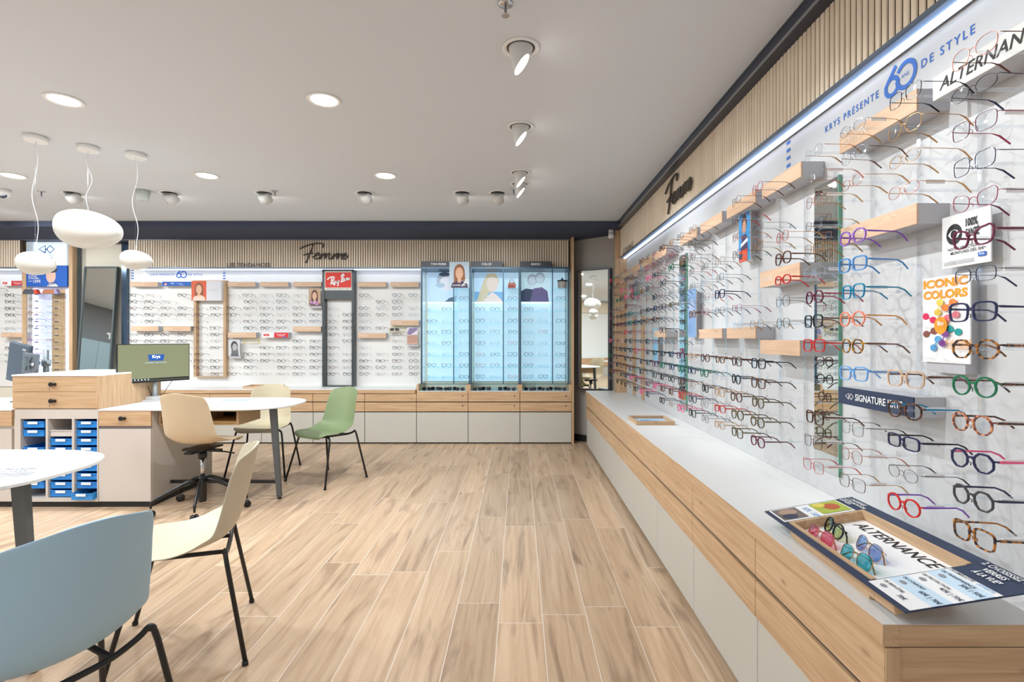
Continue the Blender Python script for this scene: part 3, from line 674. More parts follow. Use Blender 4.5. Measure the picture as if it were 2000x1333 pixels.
poster_right('wall_poster', 'white 100% SANTÉ poster with a black eye disc on right wall', 1.379, 1.537, 1.568, 1.72, 1.27, sante, 1)
def iconic(D, w, h):
    D.text('ICONIC', w*.02, h*.87, h*.10, PORANGE, 'l', .05, 0, 1, w*.94); D.text('COLORS', w*.02, h*.74, h*.10, PORANGE, 'l', .05, 0, 1, w*.94)
    def sg(x, y, a, c):
        dx, dy = math.cos(a)*w*.09, math.sin(a)*w*.09
        D.ell(x-dx, y-dy, w*.075, h*.04, c); D.ell(x+dx, y+dy, w*.075, h*.04, c); D.stroke([(x-dx, y-dy), (x+dx, y+dy)], .004, c, False)
    sg(w*.16, h*.52, -.4, C(222, 44, 92)); sg(w*.18, h*.35, .3, C(140, 84, 74)); sg(w*.7, h*.37, -.3, C(22, 152, 150)); sg(w*.32, h*.22, 1.0, C(92, 164, 214)); sg(w*.66, h*.53, .3, C(232, 120, 130)); sg(w*.4, h*.64, 1.3, C(240, 210, 90)); sg(w*.62, h*.66, .5, C(244, 140, 60)); sg(w*.52, h*.28, 1.2, C(130, 70, 150))
    D.ell(w*.46, h*.43, w*.14, h*.10, PORANGE); D.text('Bio', w*.46, h*.43, h*.05, PRINTW, 'c', .02)
    D.text('VOS VERRES', w*.55, h*.22, h*.045, PORANGE, 'l', .01); D.text('COLORÉS', w*.6, h*.16, h*.045, PORANGE, 'l', .01)
poster_right('wall_poster', 'ICONIC COLORS poster with painted sunglasses on the right wall', 1.425, 1.592, 1.288, 1.545, 1.255, iconic, 2)
def beach(D, w, h):
    D.rect(0, 0, w, h, C(48, 150, 214)); D.ell(w*.5, h*.7, w*.24, h*.17, C(60, 40, 36)); D.ell(w*.5, h*.64, w*.18, h*.12, C(196, 150, 126)); D.poly([(w*.2, h*.2), (w*.3, h*.5), (w*.7, h*.5), (w*.85, h*.2)], C(70, 48, 92)); D.poly([(w*.2, h*.34), (w*.8, h*.42), (w*.84, h*.36), (w*.2, h*.28)], PRINTW)
    D.rect(w*.05, 0, w*.8, h*.22, C(222, 76, 40)); D.rect(w*.05, h*.06, w*.35, h*.16, PNAVY)
poster_right('wall_poster', 'tall blue beach portrait poster high on the right wall', 2.76, 2.90, 1.785, 2.085, 1.245, beach, 1)
poster_right('wall_poster', 'narrow pale blue card at mid height beyond the blue beach poster', 3.62, 3.80, 1.37, 1.72, 1.25, lambda D, w, h: (D.rect(0, 0, w, h, C(132, 168, 214)), D.ell(w*.5, h*.6, w*.3, h*.2, C(170, 190, 222))), 1)
poster_right('wall_poster', 'light blue card low beside the far mirror strip', 4.62, 4.78, 1.12, 1.45, 1.25, lambda D, w, h: D.rect(0, 0, w, h, C(140, 196, 228)), 1)
poster_right('wall_poster', 'small orange and blue card near the far end of the right wall', 5.5, 5.66, 1.78, 1.95, 1.24, lambda D, w, h: (D.rect(0, 0, w*.5, h, C(226, 96, 60)), D.rect(w*.5, 0, w, h, C(40, 80, 140))), 1)
# ---- far left lit cabinet
x0, x1 = -6.672, -6.122
t = thing('display_cabinet', 'lit cabinet with a white logo sign and glass shelves behind the desk', 'display cabinet', (-6.4, 6.9, .7))
obj('back_panel', bx(x0, x1, YB-.03, YB-.002, .7, 2.06), emit('violet_white_panel', (222, 224, 255), .28), t)
s_ = obj('lit_sign', bx(x0, x1, 6.93, 6.96, 2.352, ZS-.001), SIGNLIT, t)
D = back(x0, 2.352, 6.93); w, h = x1-x0, .317
ko(D, w*.47, h*.52, h*.32, C(28, 84, 160)); D.text('SIGNATURE', w*.5, h*.37, h*.07, C(120, 160, 200), 'c', 0, 0, 1.4, w*.36); D.text('KRYS', w*.5, h*.15, h*.17, C(28, 84, 160), 'c'); D.build('lettering', s_)
p = obj('poster', bx(x0, x1, 6.935, 6.955, 2.065, 2.345), PBLUE, t)
D = back(x0, 2.065, 6.935); h = .28
D.rect(0, 0, w, h, C(36, 96, 190)); D.ell(w*.6, h*.52, w*.12, h*.36, C(226, 186, 170)); D.ell(w*.63, h*.82, w*.13, h*.16, C(60, 56, 74)); D.poly([(w*.5, 0), (w*.56, h*.14), (w*.72, h*.16), (w*.78, 0)], C(232, 236, 244))
for k in range(3): D.stroke([(w*.53, h*.01+.014*k), (w*.62, h*.08+.014*k), (w*.76, h*.1+.012*k)], .006, PNAVY)
for k, s in enumerate(('OUI,', 'LE STYLE', 'À UN PRIX.')): D.text(s, w*.05, h*(.55-.1*k), h*.075, PRINTW, 'l', .02)
D.text('129€', w*.17, h*.18, h*.13, PRINTW, 'l', .015); D.rect(w*.05, h*.24, w*.15, h*.26, PRINTW); D.build('print', p)
for xx in (-6.635, -6.155): obj('light_tube', bx(xx-.014, xx+.014, 6.995, 7.015, .74, 2.04), LEDV, t)
obj('oak_strip', bx(-6.41, -6.23, YB-.036, YB-.031, .74, 2.04), OAKZ, t)
for k in range(13): obj('glass_shelf', bx(x0+.002, x1-.002, 6.86, 7.025, 1.955-.0915*k-.005, 1.955-.0915*k), GLASS, t)
for k in range(13):
    for xx in (-6.47, -6.20): obj('price_bar', bx(xx-.02, xx+.03, 6.852, 6.859, 1.958-.0915*k-.014, 1.958-.0915*k-.002), PNAVY, t)
for j, (xa, xb, c1, c2) in enumerate(((-6.66, -6.45, (78, 84, 92), (226, 84, 52)), (-6.40, -6.18, (176, 116, 84), (160, 150, 190)))):
    b_ = obj('canopy_sign', MB().use(C(*c1)).prism([(xa, 1.958), (xb-.05, 1.958), (xb-.06, 2.02), (xa+.03, 2.02)], 6.86, 6.91, 'y').use(C(*c2)).prism([(xb-.049, 1.958), (xb, 1.958), (xb-.03, 2.02), (xb-.059, 2.02)], 6.86, 6.91, 'y'), None, t)
# ---- mirrors
t = thing('floor_mirror', 'tall dark framed mirror leaning back against the left wall', 'mirror', (-5.70, 6.8, 0))
za = math.atan2(.20, 2.33)
M_ = Matrix.Translation((-5.70, 6.77, 0)) @ Matrix.Rotation(-za, 4, 'X')
def tm(mb, M):
    mb.v = [tuple(M @ Vector(v)) for v in mb.v]; return mb
obj('frame', tm(MB().box(-.225, -.205, 0, .05, 0, 2.35).box(.205, .225, 0, .05, 0, 2.35).box(-.205, .205, 0, .05, 2.33, 2.35).box(-.205, .205, 0, .05, 0, .02).box(-.205, .205, .02, .05, .02, 2.33), M_), mat('mirror_frame', (80, 88, 88), .4), t)
obj('mirror_glass', tm(bx(-.204, .204, .012, .0195, .021, 2.329), M_), MIRROR, t)
t = thing('wall_mirror', 'black framed rectangular mirror on the taupe corner wall', 'mirror', (.99, 6.66, .70))
ang = math.radians(-31)
M_ = Matrix.Translation((.98, 6.612, 0)) @ Matrix.Rotation(ang, 4, 'Z')
W2 = .225
obj('frame', tm(MB().box(-W2, -W2+.012, -.05, -.002, .70, 2.25).box(W2-.03, W2, -.05, -.002, .70, 2.25).box(-W2+.012, W2-.03, -.05, -.002, 2.238, 2.25).box(-W2+.012, W2-.03, -.05, -.002, .70, .712).box(-W2+.012, W2-.03, -.015, -.002, .712, 2.238), M_), mat('mirror_frame_navy', (38, 42, 58), .35), t)
obj('mirror_glass', tm(bx(-W2+.0125, W2-.0305, -.03, -.016, .7125, 2.2375), M_), MIRROR, t)
# ---- things reflected only: left side fittings
D = Draw((-8.995, 1.85, 2.08), (0, 1, 0), (0, 0, 1)); D.text("l'Atelier", 0, 0, .20, PRINTW, 'l', .03)
flat_letters('wall_lettering', "white l'Atelier lettering on the dark wall seen in the leaning mirror", D, (-9, 3.8, 1.6))
t = thing('wall_cupboard', 'blue-grey cupboard doors under the dark wall seen in the leaning mirror', 'cupboard', (-8.8, 4.2, 0))
obj('body', MB().box(-8.98, -8.62, 1.8, 4.15, 0, 1.92), TEALD, t)
for k in range(3): obj('door', bx(-8.615, -8.595, 1.81+.78*k, 1.81+.78*k+.772, .06, 1.91), TEALD, t)
t = thing('drawer_cabinet', 'low oak and greige cabinet reflected in the corner mirror', 'cabinet', (-8.8, -.5, 0))
obj('body', bx(-8.99, -8.55, -3.0, 1.74, 0, .36), GREYDOOR, t); obj('drawer', bx(-8.99, -8.53, -3.0, 1.74, .361, .66), OAKY, t); obj('top_board', bx(-8.99, -8.52, -3.0, 1.74, .661, .705), WHITE, t)
o = obj('slatted_header', bx(-8.99, -8.9, -3.0, 1.74, 2.3, 2.67), SLATW); fix(o, (-8.95, 0, 2.3)); tag(o, 'oak header above the opposite wall reflected in the corner mirror', 'panel')
# ================================================================== FURNITURE
def shell_mesh(name):
    """moulded one-piece seat shell; +y is the way the sitter faces"""
    prof = [(.243, .436), (.228, .452), (.185, .462), (.10, .461), (.02, .456), (-.06, .453), (-.12, .461), (-.168, .484), (-.203, .528), (-.226, .59), (-.245, .665), (-.262, .74), (-.276, .81), (-.286, .858), (-.289, .874)]
    half = [.150, .200, .226, .238, .241, .241, .237, .231, .225, .219, .213, .206, .197, .180, .145]
    n = len(prof); K = 17
    mb = MB()
    P = smooth(prof, 3); H = [h[0] for h in smooth([(a, 0) for a in half], 3)]
    vs = []
    for i, ((y, z), h) in enumerate(zip(P, H)):
        t = i/(len(P)-1)
        wr = max(0, min(1, (t-.24)/.40)); wr = wr*wr*(3-2*wr)          # 0 seat, 1 back
        top = max(0, (t-.80)/.2)
        for j in range(K):
            u = -1+2*j/(K-1); a = abs(u)
            rise = (.012*(1-wr)*min(1, t*5)+(.062)*wr*(1-wr)*4*.7)*a**2.2
            fwd = .082*wr*a**2.0*(1-.35*top)
            fwd2 = -.04*(1-wr)*(1-min(1, t*5))*a**2.5
            arch = -.028*top*a**2.2
            vs.append((u*h, y+fwd+fwd2, z+rise+arch))
    fs = [(i*K+j, i*K+j+1, (i+1)*K+j+1, (i+1)*K+j) for i in range(len(P)-1) for j in range(K-1)]
    mb.add(vs, fs, True)
    me = mb.mesh(name)
    return me
SHELL = shell_mesh('seat_shell')
def shell_obj(m, parent, dz=0):
    me = SHELL.copy(); me.materials.append(m)
    o = bpy.data.objects.new('seat_shell', me); COL.objects.link(o); o.parent = parent; o.location = (0, 0, dz)
    md = o.modifiers.new('thickness', 'SOLIDIFY'); md.thickness = .009; md.offset = -1
    md = o.modifiers.new('round', 'SUBSURF'); md.levels = 1; md.render_levels = 2
    return o
def chair(label, m, x, y, rz):
    t = thing('shell_chair', label, 'chair', (x, y, 0), rz, 'shell chairs round the desks')
    shell_obj(m, t)
    r = .0095
    fr = MB()
    fr.tube([(p[0], -.165, p[1]) for p in smooth([(-.215, .452), (-.20, .463), (-.17, .445), (-.10, .423), (0, .418), (.10, .423), (.17, .445), (.20, .463), (.215, .452)], 5)], r, 10)
    fr.tube([(p[0], .14, p[1]) for p in smooth([(-.205, .438), (-.17, .447), (-.10, .438), (0, .43), (.10, .438), (.17, .447), (.205, .438)], 4)], r, 10)
    for s in (-1, 1): fr.tube([(s*.10, -.165, .421), (s*.10, .14, .436)], r, 8)
    obj('frame', fr, BLACK, t, local=True)
    for sx in (-1, 1):
        for (y0, z0, y1) in ((-.165, .463, -.245), (.14, .440, .245)):
            pts = [(sx*.20, y0, z0-.004), (sx*.213, y0-.002*(1 if y0 < 0 else -1), z0-.012), (sx*.222, y0+(y1-y0)*.1, z0-.05), (sx*.279, y1, .012)]
            l = obj('leg', MB().tube(pts, r, 10), BLACK, t, local=True)
            obj('foot', MB().lathe([(.011, 0), (.013, .003), (.012, .016), (.0098, .018)], (sx*.2795, y1+.001, 0), 14), BLK2, l, local=True)
    return t
def face(ux, uy): return math.atan2(-ux, uy)          # local +y -> (ux, uy)
BEIGE = mat('shell_beige', (208, 188, 158), .5); CREAM = mat('shell_cream', (208, 198, 175), .5)
GREEN = mat('shell_sage', (130, 146, 106), .5); BLUE = mat('shell_dusty_blue', (168, 203, 226), .5); GREIGE = mat('shell_greige', (196, 184, 156), .5)
chair('sage green shell chair with black tube legs beside the far desk end', GREEN, -1.857, 4.94, face(-.5, -.86))
chair('greige shell chair standing behind the far white desk table', GREIGE, -2.60, 5.22, face(.12, -1))
chair('cream shell chair turned side-on in the left foreground', CREAM, -1.48, 2.28, face(-.905, -.424))
chair('dusty blue shell chair cut by the lower left corner of the photo', BLUE, -1.385, 1.48, face(-.9, .42))
chair('beige shell chair back showing at the far left edge behind the left desk', GREIGE, -4.98, 5.0, face(-.1, -1))
# swivel chair
t = thing('swivel_chair', 'beige swivel chair on a black five-star base with castors', 'chair', (-2.535, 4.10, 0), face(.12, 1))
shell_obj(BEIGE, t, .075)
obj('seat_mechanism', MB().box(-.09, .09, -.11, .12, .478, .492).box(-.03, .03, -.16, .16, .462, .478).box(-.16, .16, -.02, .02, .462, .478).tube([(.04, .02, .455), (.13, .08, .44), (.19, .12, .42)], .006, 8).lathe([(.03, .40), (.034, .43), (.03, .462)], (0, 0, 0), 16), BLK2, t, local=True)
obj('gas_lift', MB().lathe([(.016, .23), (.016, .405)], (0, 0, 0), 16), CHROME, t, local=True)
obj('column', MB().lathe([(.027, .055), (.029, .06), (.029, .22), (.034, .225), (.034, .255), (.018, .26)], (0, 0, 0), 18), BLK2, t, local=True)
for k in range(5):
    a = math.radians(5+72*k)-t.rotation_euler.z
    c, s = math.cos(a), math.sin(a)
    l = obj('base_spoke', MB().tube([(c*.02, s*.02, .235), (c*.10, s*.10, .225), (c*.30, s*.30, .135), (c*.335, s*.335, .115), (c*.34, s*.34, .07)], [.020, .018, .012, .011, .008], 8), BLK2, t, local=True)
    w = MB()
    for o_ in (-.013, .013):
        Mw = Matrix.Rotation(a+.6, 4, 'Z') @ Matrix.Rotation(math.pi/2, 4, 'X')
        w.lathe([(.012, -.010), (.025, -.009), (.028, -.004), (.028, .004), (.025, .009), (.012, .010)], (c*.34+o_*math.sin(a+.6)*-1, s*.34+o_*math.cos(a+.6), .0285), 18, Mw)
    obj('castor', w, BLK2, l, local=True)
# ---- desk island
def super_end(xc, yc, a, b, xl, n=2.6, K=26):
    pts = [(xl, yc-b)]
    for i in range(K+1):
        th = -math.pi/2+math.pi*i/K; c, s = math.cos(th), math.sin(th)
        pts.append((xc+a*abs(c)**(2/n), yc+b*math.copysign(abs(s)**(2/n), s)))
    pts.append((xl, yc+b)); return pts
def table(label, yc, xl, z=.79, off=.19, lx=0):
    t = thing('desk_table', label, 'table', (-2.3, yc, 0))
    xt = -1.935
    top = MB().use(WHITE).prism(super_end(xt-.52, yc, .52, .415, xl), z-.012, z).use(BLACK).prism(super_end(xt-.53, yc, .515, .405, xl), z-.0165, z-.0125)
    obj('top', top, None, t)
    yl = yc-off
    lp = lambda zz, w: [(q_[0]+lx, q_[1]) for q_ in [(-2.085+.055*(1-zz/.77)-w, yl-.015), (-2.085+.055*(1-zz/.77)+w, yl-.015), (-2.085+.055*(1-zz/.77)+w, yl+.015), (-2.085+.055*(1-zz/.77)-w, yl+.015)]]
    a, b = lp(.02, .018), lp(.772, .028)
    l = obj('leg', MB().add([(*p, .02) for p in a]+[(*p, .772) for p in b], [(3, 2, 1, 0), (4, 5, 6, 7)]+[(i, (i+1) % 4, 4+(i+1) % 4, 4+i) for i in range(4)]), LEGGREY, t)
    obj('foot', MB().lathe([(.016, 0), (.018, .01), (.01, .0195)], (-2.031+lx, yl, 0), 14), BLK2, l)
    obj('crossbar', bx(-2.95, -2.058+lx, yl-.012, yl+.012, .135, .16), BLACK, t)
    return t
table('white round-ended desk table in front of the monitor', 4.53, -2.965)
table('white round-ended table cut by the left edge in the foreground', 2.21, -4.2, .79, .12, .05)
# monitor-side desk cabinet with drawer
t = thing('desk_cabinet', 'grey desk cabinet with an oak drawer below the monitor', 'cabinet', (-3.17, 4.5, 0))
xa, xb, ya, yb = -3.386, -2.962, 4.12, 4.94
obj('body', bx(xa+.001, xb-.001, ya+.02, yb, .045, .776), DESKGREY, t); obj('plinth', bx(xa+.001, xb-.004, ya+.012, yb, 0, .044), KICK, t)
obj('top', bx(xa+.001, xb-.001, ya-.003, yb, .7775, .79), WHITE, t)
dr = obj('drawer', bx(xa+.003, xb-.003, ya, ya+.019, .655, .774, .001), OAK, t)
def knob(px, py, par):
    x, y, z = at(px, py, ya); o = obj('knob', MB().lathe([(.009, 0), (.009, .012), (.018, .014), (.018, .022), (.015, .024)], (x, ya-.0002, z), 18, Matrix.Rotation(math.pi/2, 3, 'X')).tube([(x+.022, ya-.012, z), (x+.03, ya-.012, z)], .012, 10), BLK2, par)
    k = obj('key', MB().box(x-.002, x+.002, ya-.03, ya-.026, z-.05, z-.014), CHROME, o)
knob(239, 817.5, dr)
obj('door', bx(xa+.003, xb-.003, ya, ya+.019, .047, .630), DESKGREY, t); obj('finger_gap', bx(xa+.005, xb-.005, ya+.012, ya+.0195, .631, .654), mat('shadow_gap_grey', (128, 122, 120), .6), t)
# open oak compartment under the desk table
t = thing('desk_compartment', 'open oak compartment hung under the far desk table', 'compartment', (-2.63, 4.37, .645))
x0, x1, y0, y1, z0, z1 = -2.955, -2.30, 4.2, 4.55, .648, .7725
obj('oak_case', MB().box(x0, x1, y0, y1, z0, z0+.014).box(x0, x1, y0, y1, z1-.014, z1).box(x0, x0+.014, y0, y1, z0+.014, z1-.014).box(x1-.02, x1, y0, y1, z0+.014, z1-.014).box(-2.64, -2.62, y0, y1, z0+.014, z1-.014), OAK, t)
obj('back_panel', bx(x0+.014, x1-.02, y1-.012, y1-.002, z0+.014, z1-.014), BLK2, t)
obj('pull_out_tray', bx(-2.618, x1-.021, y0+.01, y1-.02, z0+.0145, z0+.03), mat('tray_wood', (208, 172, 112), .5), t)
# tall drawer cabinet with cubbies
t = thing('tall_cabinet', 'tall oak drawer cabinet over a grid of blue tray slots', 'cabinet', (-3.73, 4.45, 0))
xa2, xb2 = -4.08, -3.387; yb2 = 4.84
obj('top', bx(xa2, xb2, ya-.006, yb2, 1.056, 1.068), WHITE, t)
obj('upper_case', MB().use(OAKZ).box(xb2-.018, xb2, ya+.019, yb2, .791, 1.0555).use(OAKY).box(xa2, xa2+.018, ya+.019, yb2, .045, 1.0555).use(OAK).box(xa2+.018, xb2-.018, yb2-.018, yb2, .045, 1.0555).box(xa2+.018, xb2-.018, ya+.03, yb2-.018, .785, .79), None, t)
d1 = obj('drawer', bx(xa2+.002, xb2-.02, ya, ya+.0185, .931, 1.053, .001), OAK, t); knob(103, 751, d1)
d2 = obj('drawer', bx(xa2+.002, xb2-.02, ya, ya+.0185, .795, .928, .001), OAK, t); knob(103, 783.5, d2)
obj('oak_edge', bx(xb2-.0195, xb2, ya, ya+.0185, .793, 1.0555), OAKZ, t)
cub = MB().use(DESKGREY)
zt, zb = .712, .075
cx0, cx1 = at(40, 0, ya)[0], at(189.5, 0, ya)[0]
cub.box(xa2+.018, xb2-.001, ya+.004, ya+.018, zt, .789); cub.box(xa2+.018, cx0, ya, yb2-.018, .045, zt); cub.box(cx1, xb2-.001, ya, yb2-.018, .045, zt); cub.box(cx0, cx1, ya, yb2-.018, .045, zb); cub.box(cx0, cx1, ya+.018, yb2-.018, zt, zt+.012)
pw = (cx1-cx0-.036)/3
for k in (1, 2): cub.box(cx0+k*pw+.018*k-.009, cx0+k*pw+.018*k+.009, ya, yb2-.018, zb, zt)
obj('cubby_grid', cub, None, t); obj('plinth', bx(xa2, xb2, ya+.012, yb2, 0, .0445), KICK, t)
obj('runners', MB().box(cx0+.001, cx1-.001, yb2-.03, yb2-.019, zb+.001, zt-.001), mat('cubby_back', (120, 112, 110), .7), t)
TB = mat('tray_blue', (24, 132, 218), .35); TB2 = mat('tray_light_blue', (40, 140, 216), .3); TG = mat('tray_grey', (206, 202, 200), .4)
def tray(col, py, label, m=TB, out=0):
    xc0 = cx0+col*(pw+.018)+(.009 if col else 0)+.008; xc1 = xc0+pw-.016-(.009 if col != 1 else .0)
    z1 = at(0, py, ya)[2]; z0 = z1-.056; y0 = ya+.015-out; y1 = y0+.38
    T = thing('prescription_tray', label, 'tray', ((xc0+xc1)/2, y0, z0), 0, 'trays in the cubby grid')
    w = .003
    obj('bin', MB().box(xc0, xc1, y0, y1, z0, z0+w).box(xc0, xc1, y0, y0+w, z0+w, z1-.004).box(xc0, xc1, y1-w, y1, z0+w, z1).box(xc0, xc0+w, y0+w, y1-w, z0+w, z1).box(xc1-w, xc1, y0+w, y1-w, z0+w, z1).box(xc0, xc1, y0-.006, y0, z1-.012, z1-.004), m, T)
    if m is not TG: obj('label_card', bx((xc0+xc1)/2-.042, (xc0+xc1)/2+.036, y0-.0085, y0-.0065, z1-.026, z1-.006), PRINTW, T)
cn = ['left', 'middle', 'right']
TR = [(0, [823, 840, 874, 891, 908, 925, 942]), (1, [857, 874, 891, 908, 925, 942, 958]), (2, [823, 840, 857, 874, 891, 908, 925, 942])]
for c, l in TR:
    for i, py in enumerate(l):
        tray(c, py, f'blue shallow tray, {ORD[i]} blue one from the top in the {cn[c]} cubby column')
tray(1, 840, 'pale grey shallow tray near the top of the middle cubby column', TG)
tray(2, 961, 'lighter blue tray pulled out at the bottom of the right cubby column', TB2, .05)
# left desk
t = thing('desk_cabinet', 'grey desk cabinet with an oak drawer cut by the left edge', 'cabinet', (-4.3, 4.5, 0))
xl, xr = -4.75, xa2-.002
obj('body', bx(xl, xr, ya+.02, 4.94, .045, .776), DESKGREY, t); obj('plinth', bx(xl, xr, ya+.012, 4.94, 0, .044), KICK, t); obj('top', bx(-5.6, xr, ya-.003, 4.94, .7775, .79), WHITE, t)
obj('drawer', bx(xl, xr-.003, ya, ya+.019, .655, .774, .001), OAK, t); obj('door', bx(xl, xr-.003, ya, ya+.019, .047, .630), DESKGREY, t)
# monitor facing the visitor
mc = Vector((-3.295, 4.635, 0)); un = Vector((.30, .51, 0)).normalized(); rz = math.atan2(un.y, un.x)
t = thing('monitor', 'flat monitor showing an olive screen with a blue logo', 'monitor', (-3.38, 4.68, .7905))
Mm = Matrix.Translation((mc.x, mc.y, 1.138)) @ Matrix.Rotation(rz, 4, 'Z')
hw, hh = .293, .172
obj('casing', tm(MB().box(-hw, hw, .0, .022, -hh, hh).box(-.16, .16, .0225, .045, -.10, .08), Mm), BLK2, t)
sc_ = obj('screen', tm(bx(-hw+.006, hw-.006, -.002, -.0005, -hh+.016, hh-.006), Mm), emit('screen_olive', (162, 167, 128), .85, (20, 20, 20)), t)
D = Draw(Mm @ Vector((-.29, -.002, -.17)), Mm.to_3x3() @ Vector((1, 0, 0)), (0, 0, 1))
KB = emit('screen_blue', (24, 116, 226), .7, (20, 20, 20)); KW = emit('screen_white', (250, 250, 250), .9); KL = emit('screen_pale', (176, 204, 232), .6)
D.poly([(.24, .19), (.355, .19), (.365, .247), (.23, .247)], KB); D.text('Krys', .2975, .207, .026, KW, 'c', .03)
D.text('Le meilleur reste en projet', .297, .166, .011, KL, 'c', .0); D.rect(.007, .017, .575, .034, emit('screen_taskbar', (28, 30, 34), .4, (20, 20, 20)))
for k in range(9): D.rect(.02+.026*k, .021, .03+.026*k, .03, KL)
D.build('desktop_picture', sc_)
obj('stand', MB().tube([(-3.345, 4.70, .80), (-3.345, 4.70, 1.06)], .021, 16), mat('stand_grey', (176, 184, 190), .3, .6), t)
obj('stand_base', MB().box(-3.43, -3.30, 4.60, 4.74, .7905, .803, .003).prism([(-3.40, 4.64), (-3.32, 4.64), (-3.31, 4.73), (-3.39, 4.73)], .8035, .832), mat('stand_grey2', (206, 208, 210), .35), t)
for k, (a, b) in enumerate((((-3.40, 4.66, .985), (-3.33, 4.71, .80)), ((-3.36, 4.70, .98), (-3.345, 4.735, .80)), ((-3.24, 4.80, .985), (-3.33, 4.72, .81)))):
    mid = tuple((a[i]+b[i])/2+(-.01, .0, -.03)[i] for i in range(3)); obj('cable', MB().tube([a, mid, b], .0025, 6), BLK2, t)
# monitors seen from behind on the left desk
t = thing('monitor', 'big dark monitor seen from behind on the left desk', 'monitor', (-4.55, 4.62, .7905))
c0 = Vector(at(41, 711, 4.55)); Mm = Matrix.Translation(c0) @ Matrix.Rotation(math.radians(-18), 4, 'Z') @ Matrix.Rotation(math.radians(9), 4, 'Y')
SLATE = mat('monitor_back', (78, 88, 100), .4)
obj('casing', tm(MB().box(-.15, .12, -.02, .0, -.17, .175, .004).box(-.155, .125, -.0005, .012, -.175, .18, .003), Mm), SLATE, t)
obj('badge', tm(bx(.04, .09, -.022, -.0205, .125, .145), Mm), PGREY, t)
obj('stand', MB().tube([(c0.x, c0.y+.06, .80), (c0.x, c0.y+.06, 1.05)], .02, 12), DARK, t); obj('stand_base', bx(c0.x-.1, c0.x+.1, c0.y, c0.y+.16, .7905, .80), DARK, t)
t = thing('tablet_arm', 'small dark screen on a grey clamp arm behind the tall cabinet', 'monitor arm', (-4.33, 4.70, .7905))
GA = mat('arm_grey', (128, 138, 144), .35, .4)
pc = at(90, 700, 4.70)
obj('pole', MB().tube([(pc[0], 4.70, .7905), (pc[0], 4.70, at(0, 684, 4.7)[2])], .021, 16), GA, t)
zc = at(0, 709, 4.7)[2]
obj('clamp', MB().lathe([(.028, -.03), (.032, -.025), (.032, .02), (.026, .03)], (pc[0], 4.70, zc), 18).tube([(pc[0]-.02, 4.66, zc), (pc[0]-.10, 4.62, zc+.005)], .016, 10).tube([(pc[0]+.02, 4.69, zc), (pc[0]+.055, 4.67, zc+.01)], .018, 10), GA, t)
s0 = Vector(at(56, 710, 4.40)); Mm = Matrix.Translation(s0) @ Matrix.Rotation(math.radians(-12), 4, 'Z') @ Matrix.Rotation(math.radians(6), 4, 'Y')
obj('screen_back', tm(MB().box(-.075, .075, .0, .03, -.09, .085, .003), Mm), mat('small_screen_back', (104, 112, 120), .4), t)
obj('mount_plate', tm(MB().prism([(-.04, .06), (-.02, .06), (.0, .015), (.02, .06), (.04, .06), (.012, 0), (.04, -.06), (.02, -.06), (0, -.015), (-.02, -.06), (-.04, -.06), (-.012, 0)], -.012, -.001, 'y').box(-.005, .075, -.03, -.0125, -.012, .012), Mm), CHROME, t)
# leaflets and small wooden trays
def leaflet(label, pts, z, m, txt=None):
    t = thing('leaflet', label, 'leaflet', (pts[0][0], pts[0][1], z)); obj('sheet', MB().prism(pts, z+.0004, z+.0016), m, t)
    return t
def rot_rect(cx, cy, w, h, a):
    c, s = math.cos(a), math.sin(a); return [(cx+x*c-y*s, cy+x*s+y*c) for x, y in ((-w/2, -h/2), (w/2, -h/2), (w/2, h/2), (-w/2, h/2))]
x, y = -.553*4.72, 4.72
leaflet('lavender leaflet lying on the far desk table', rot_rect(x, y, .25, .15, .05), .79, mat('leaflet_lavender', (176, 186, 226), .5))
lt = leaflet('white price leaflet lying on the foreground table', rot_rect(-2.15, 2.16, .30, .21, .15), .79, mat('leaflet_white', (214, 218, 230), .5))
D = Draw((-2.28, 2.05, .7914), (1, .15, 0), (-.15, 1, 0)); D.text('VOTRE DEVIS', .02, .15, .02, PNAVY); D.text('SIMPLE ET CLAIR', .02, .11, .016, PNAVY)
for k in range(4): D.rect(.02, .02+.02*k, .25, .026+.02*k, PGREY)
D.build('print', lt)
def wtray(label, x0, x1, y0, y1, z, h=.03, filled=True):
    t = thing('wooden_tray', label, 'tray', ((x0+x1)/2, (y0+y1)/2, z)); w = .012
    obj('rim', MB().box(x0, x1, y0, y0+w, z, z+h).box(x0, x1, y1-w, y1, z, z+h).box(x0, x0+w, y0+w, y1-w, z, z+h).box(x1-w, x1, y0+w, y1-w, z, z+h), OAK, t)
    obj('tray_floor', bx(x0+w, x1-w, y0+w, y1-w, z, z+.006), OAK, t)
    if filled:
        t2 = thing('leaflet', 'pale blue leaflet lying inside the small wooden tray on right counter', 'leaflet', ((x0+x1)/2, (y0+y1)/2, z+.006))
        obj('sheet', bx(x0+w+.004, x1-w-.004, y0+w+.004, y1-w-.004, z+.0063, z+.009), mat('leaflet_sky', (186, 212, 232), .4), t2)
        D = Draw((x0+w+.01, y0+w+.01, z+.009), (1, 0, 0), (0, 1, 0)); D.ell(.09, .12, .05, .04, C(90, 150, 206)); D.ell(.15, .1, .04, .05, C(130, 180, 220)); D.build('print', t2)
wtray('small oak tray on the middle of the right white counter', .885, 1.174, 3.86, 4.15, CT+.0003)
wtray('small oak tray on the back counter above the greige chair', at(482, 755, 6.80)[0], at(546, 755, 6.80)[0], 6.70, 6.95, CT+.0003, .03, False)
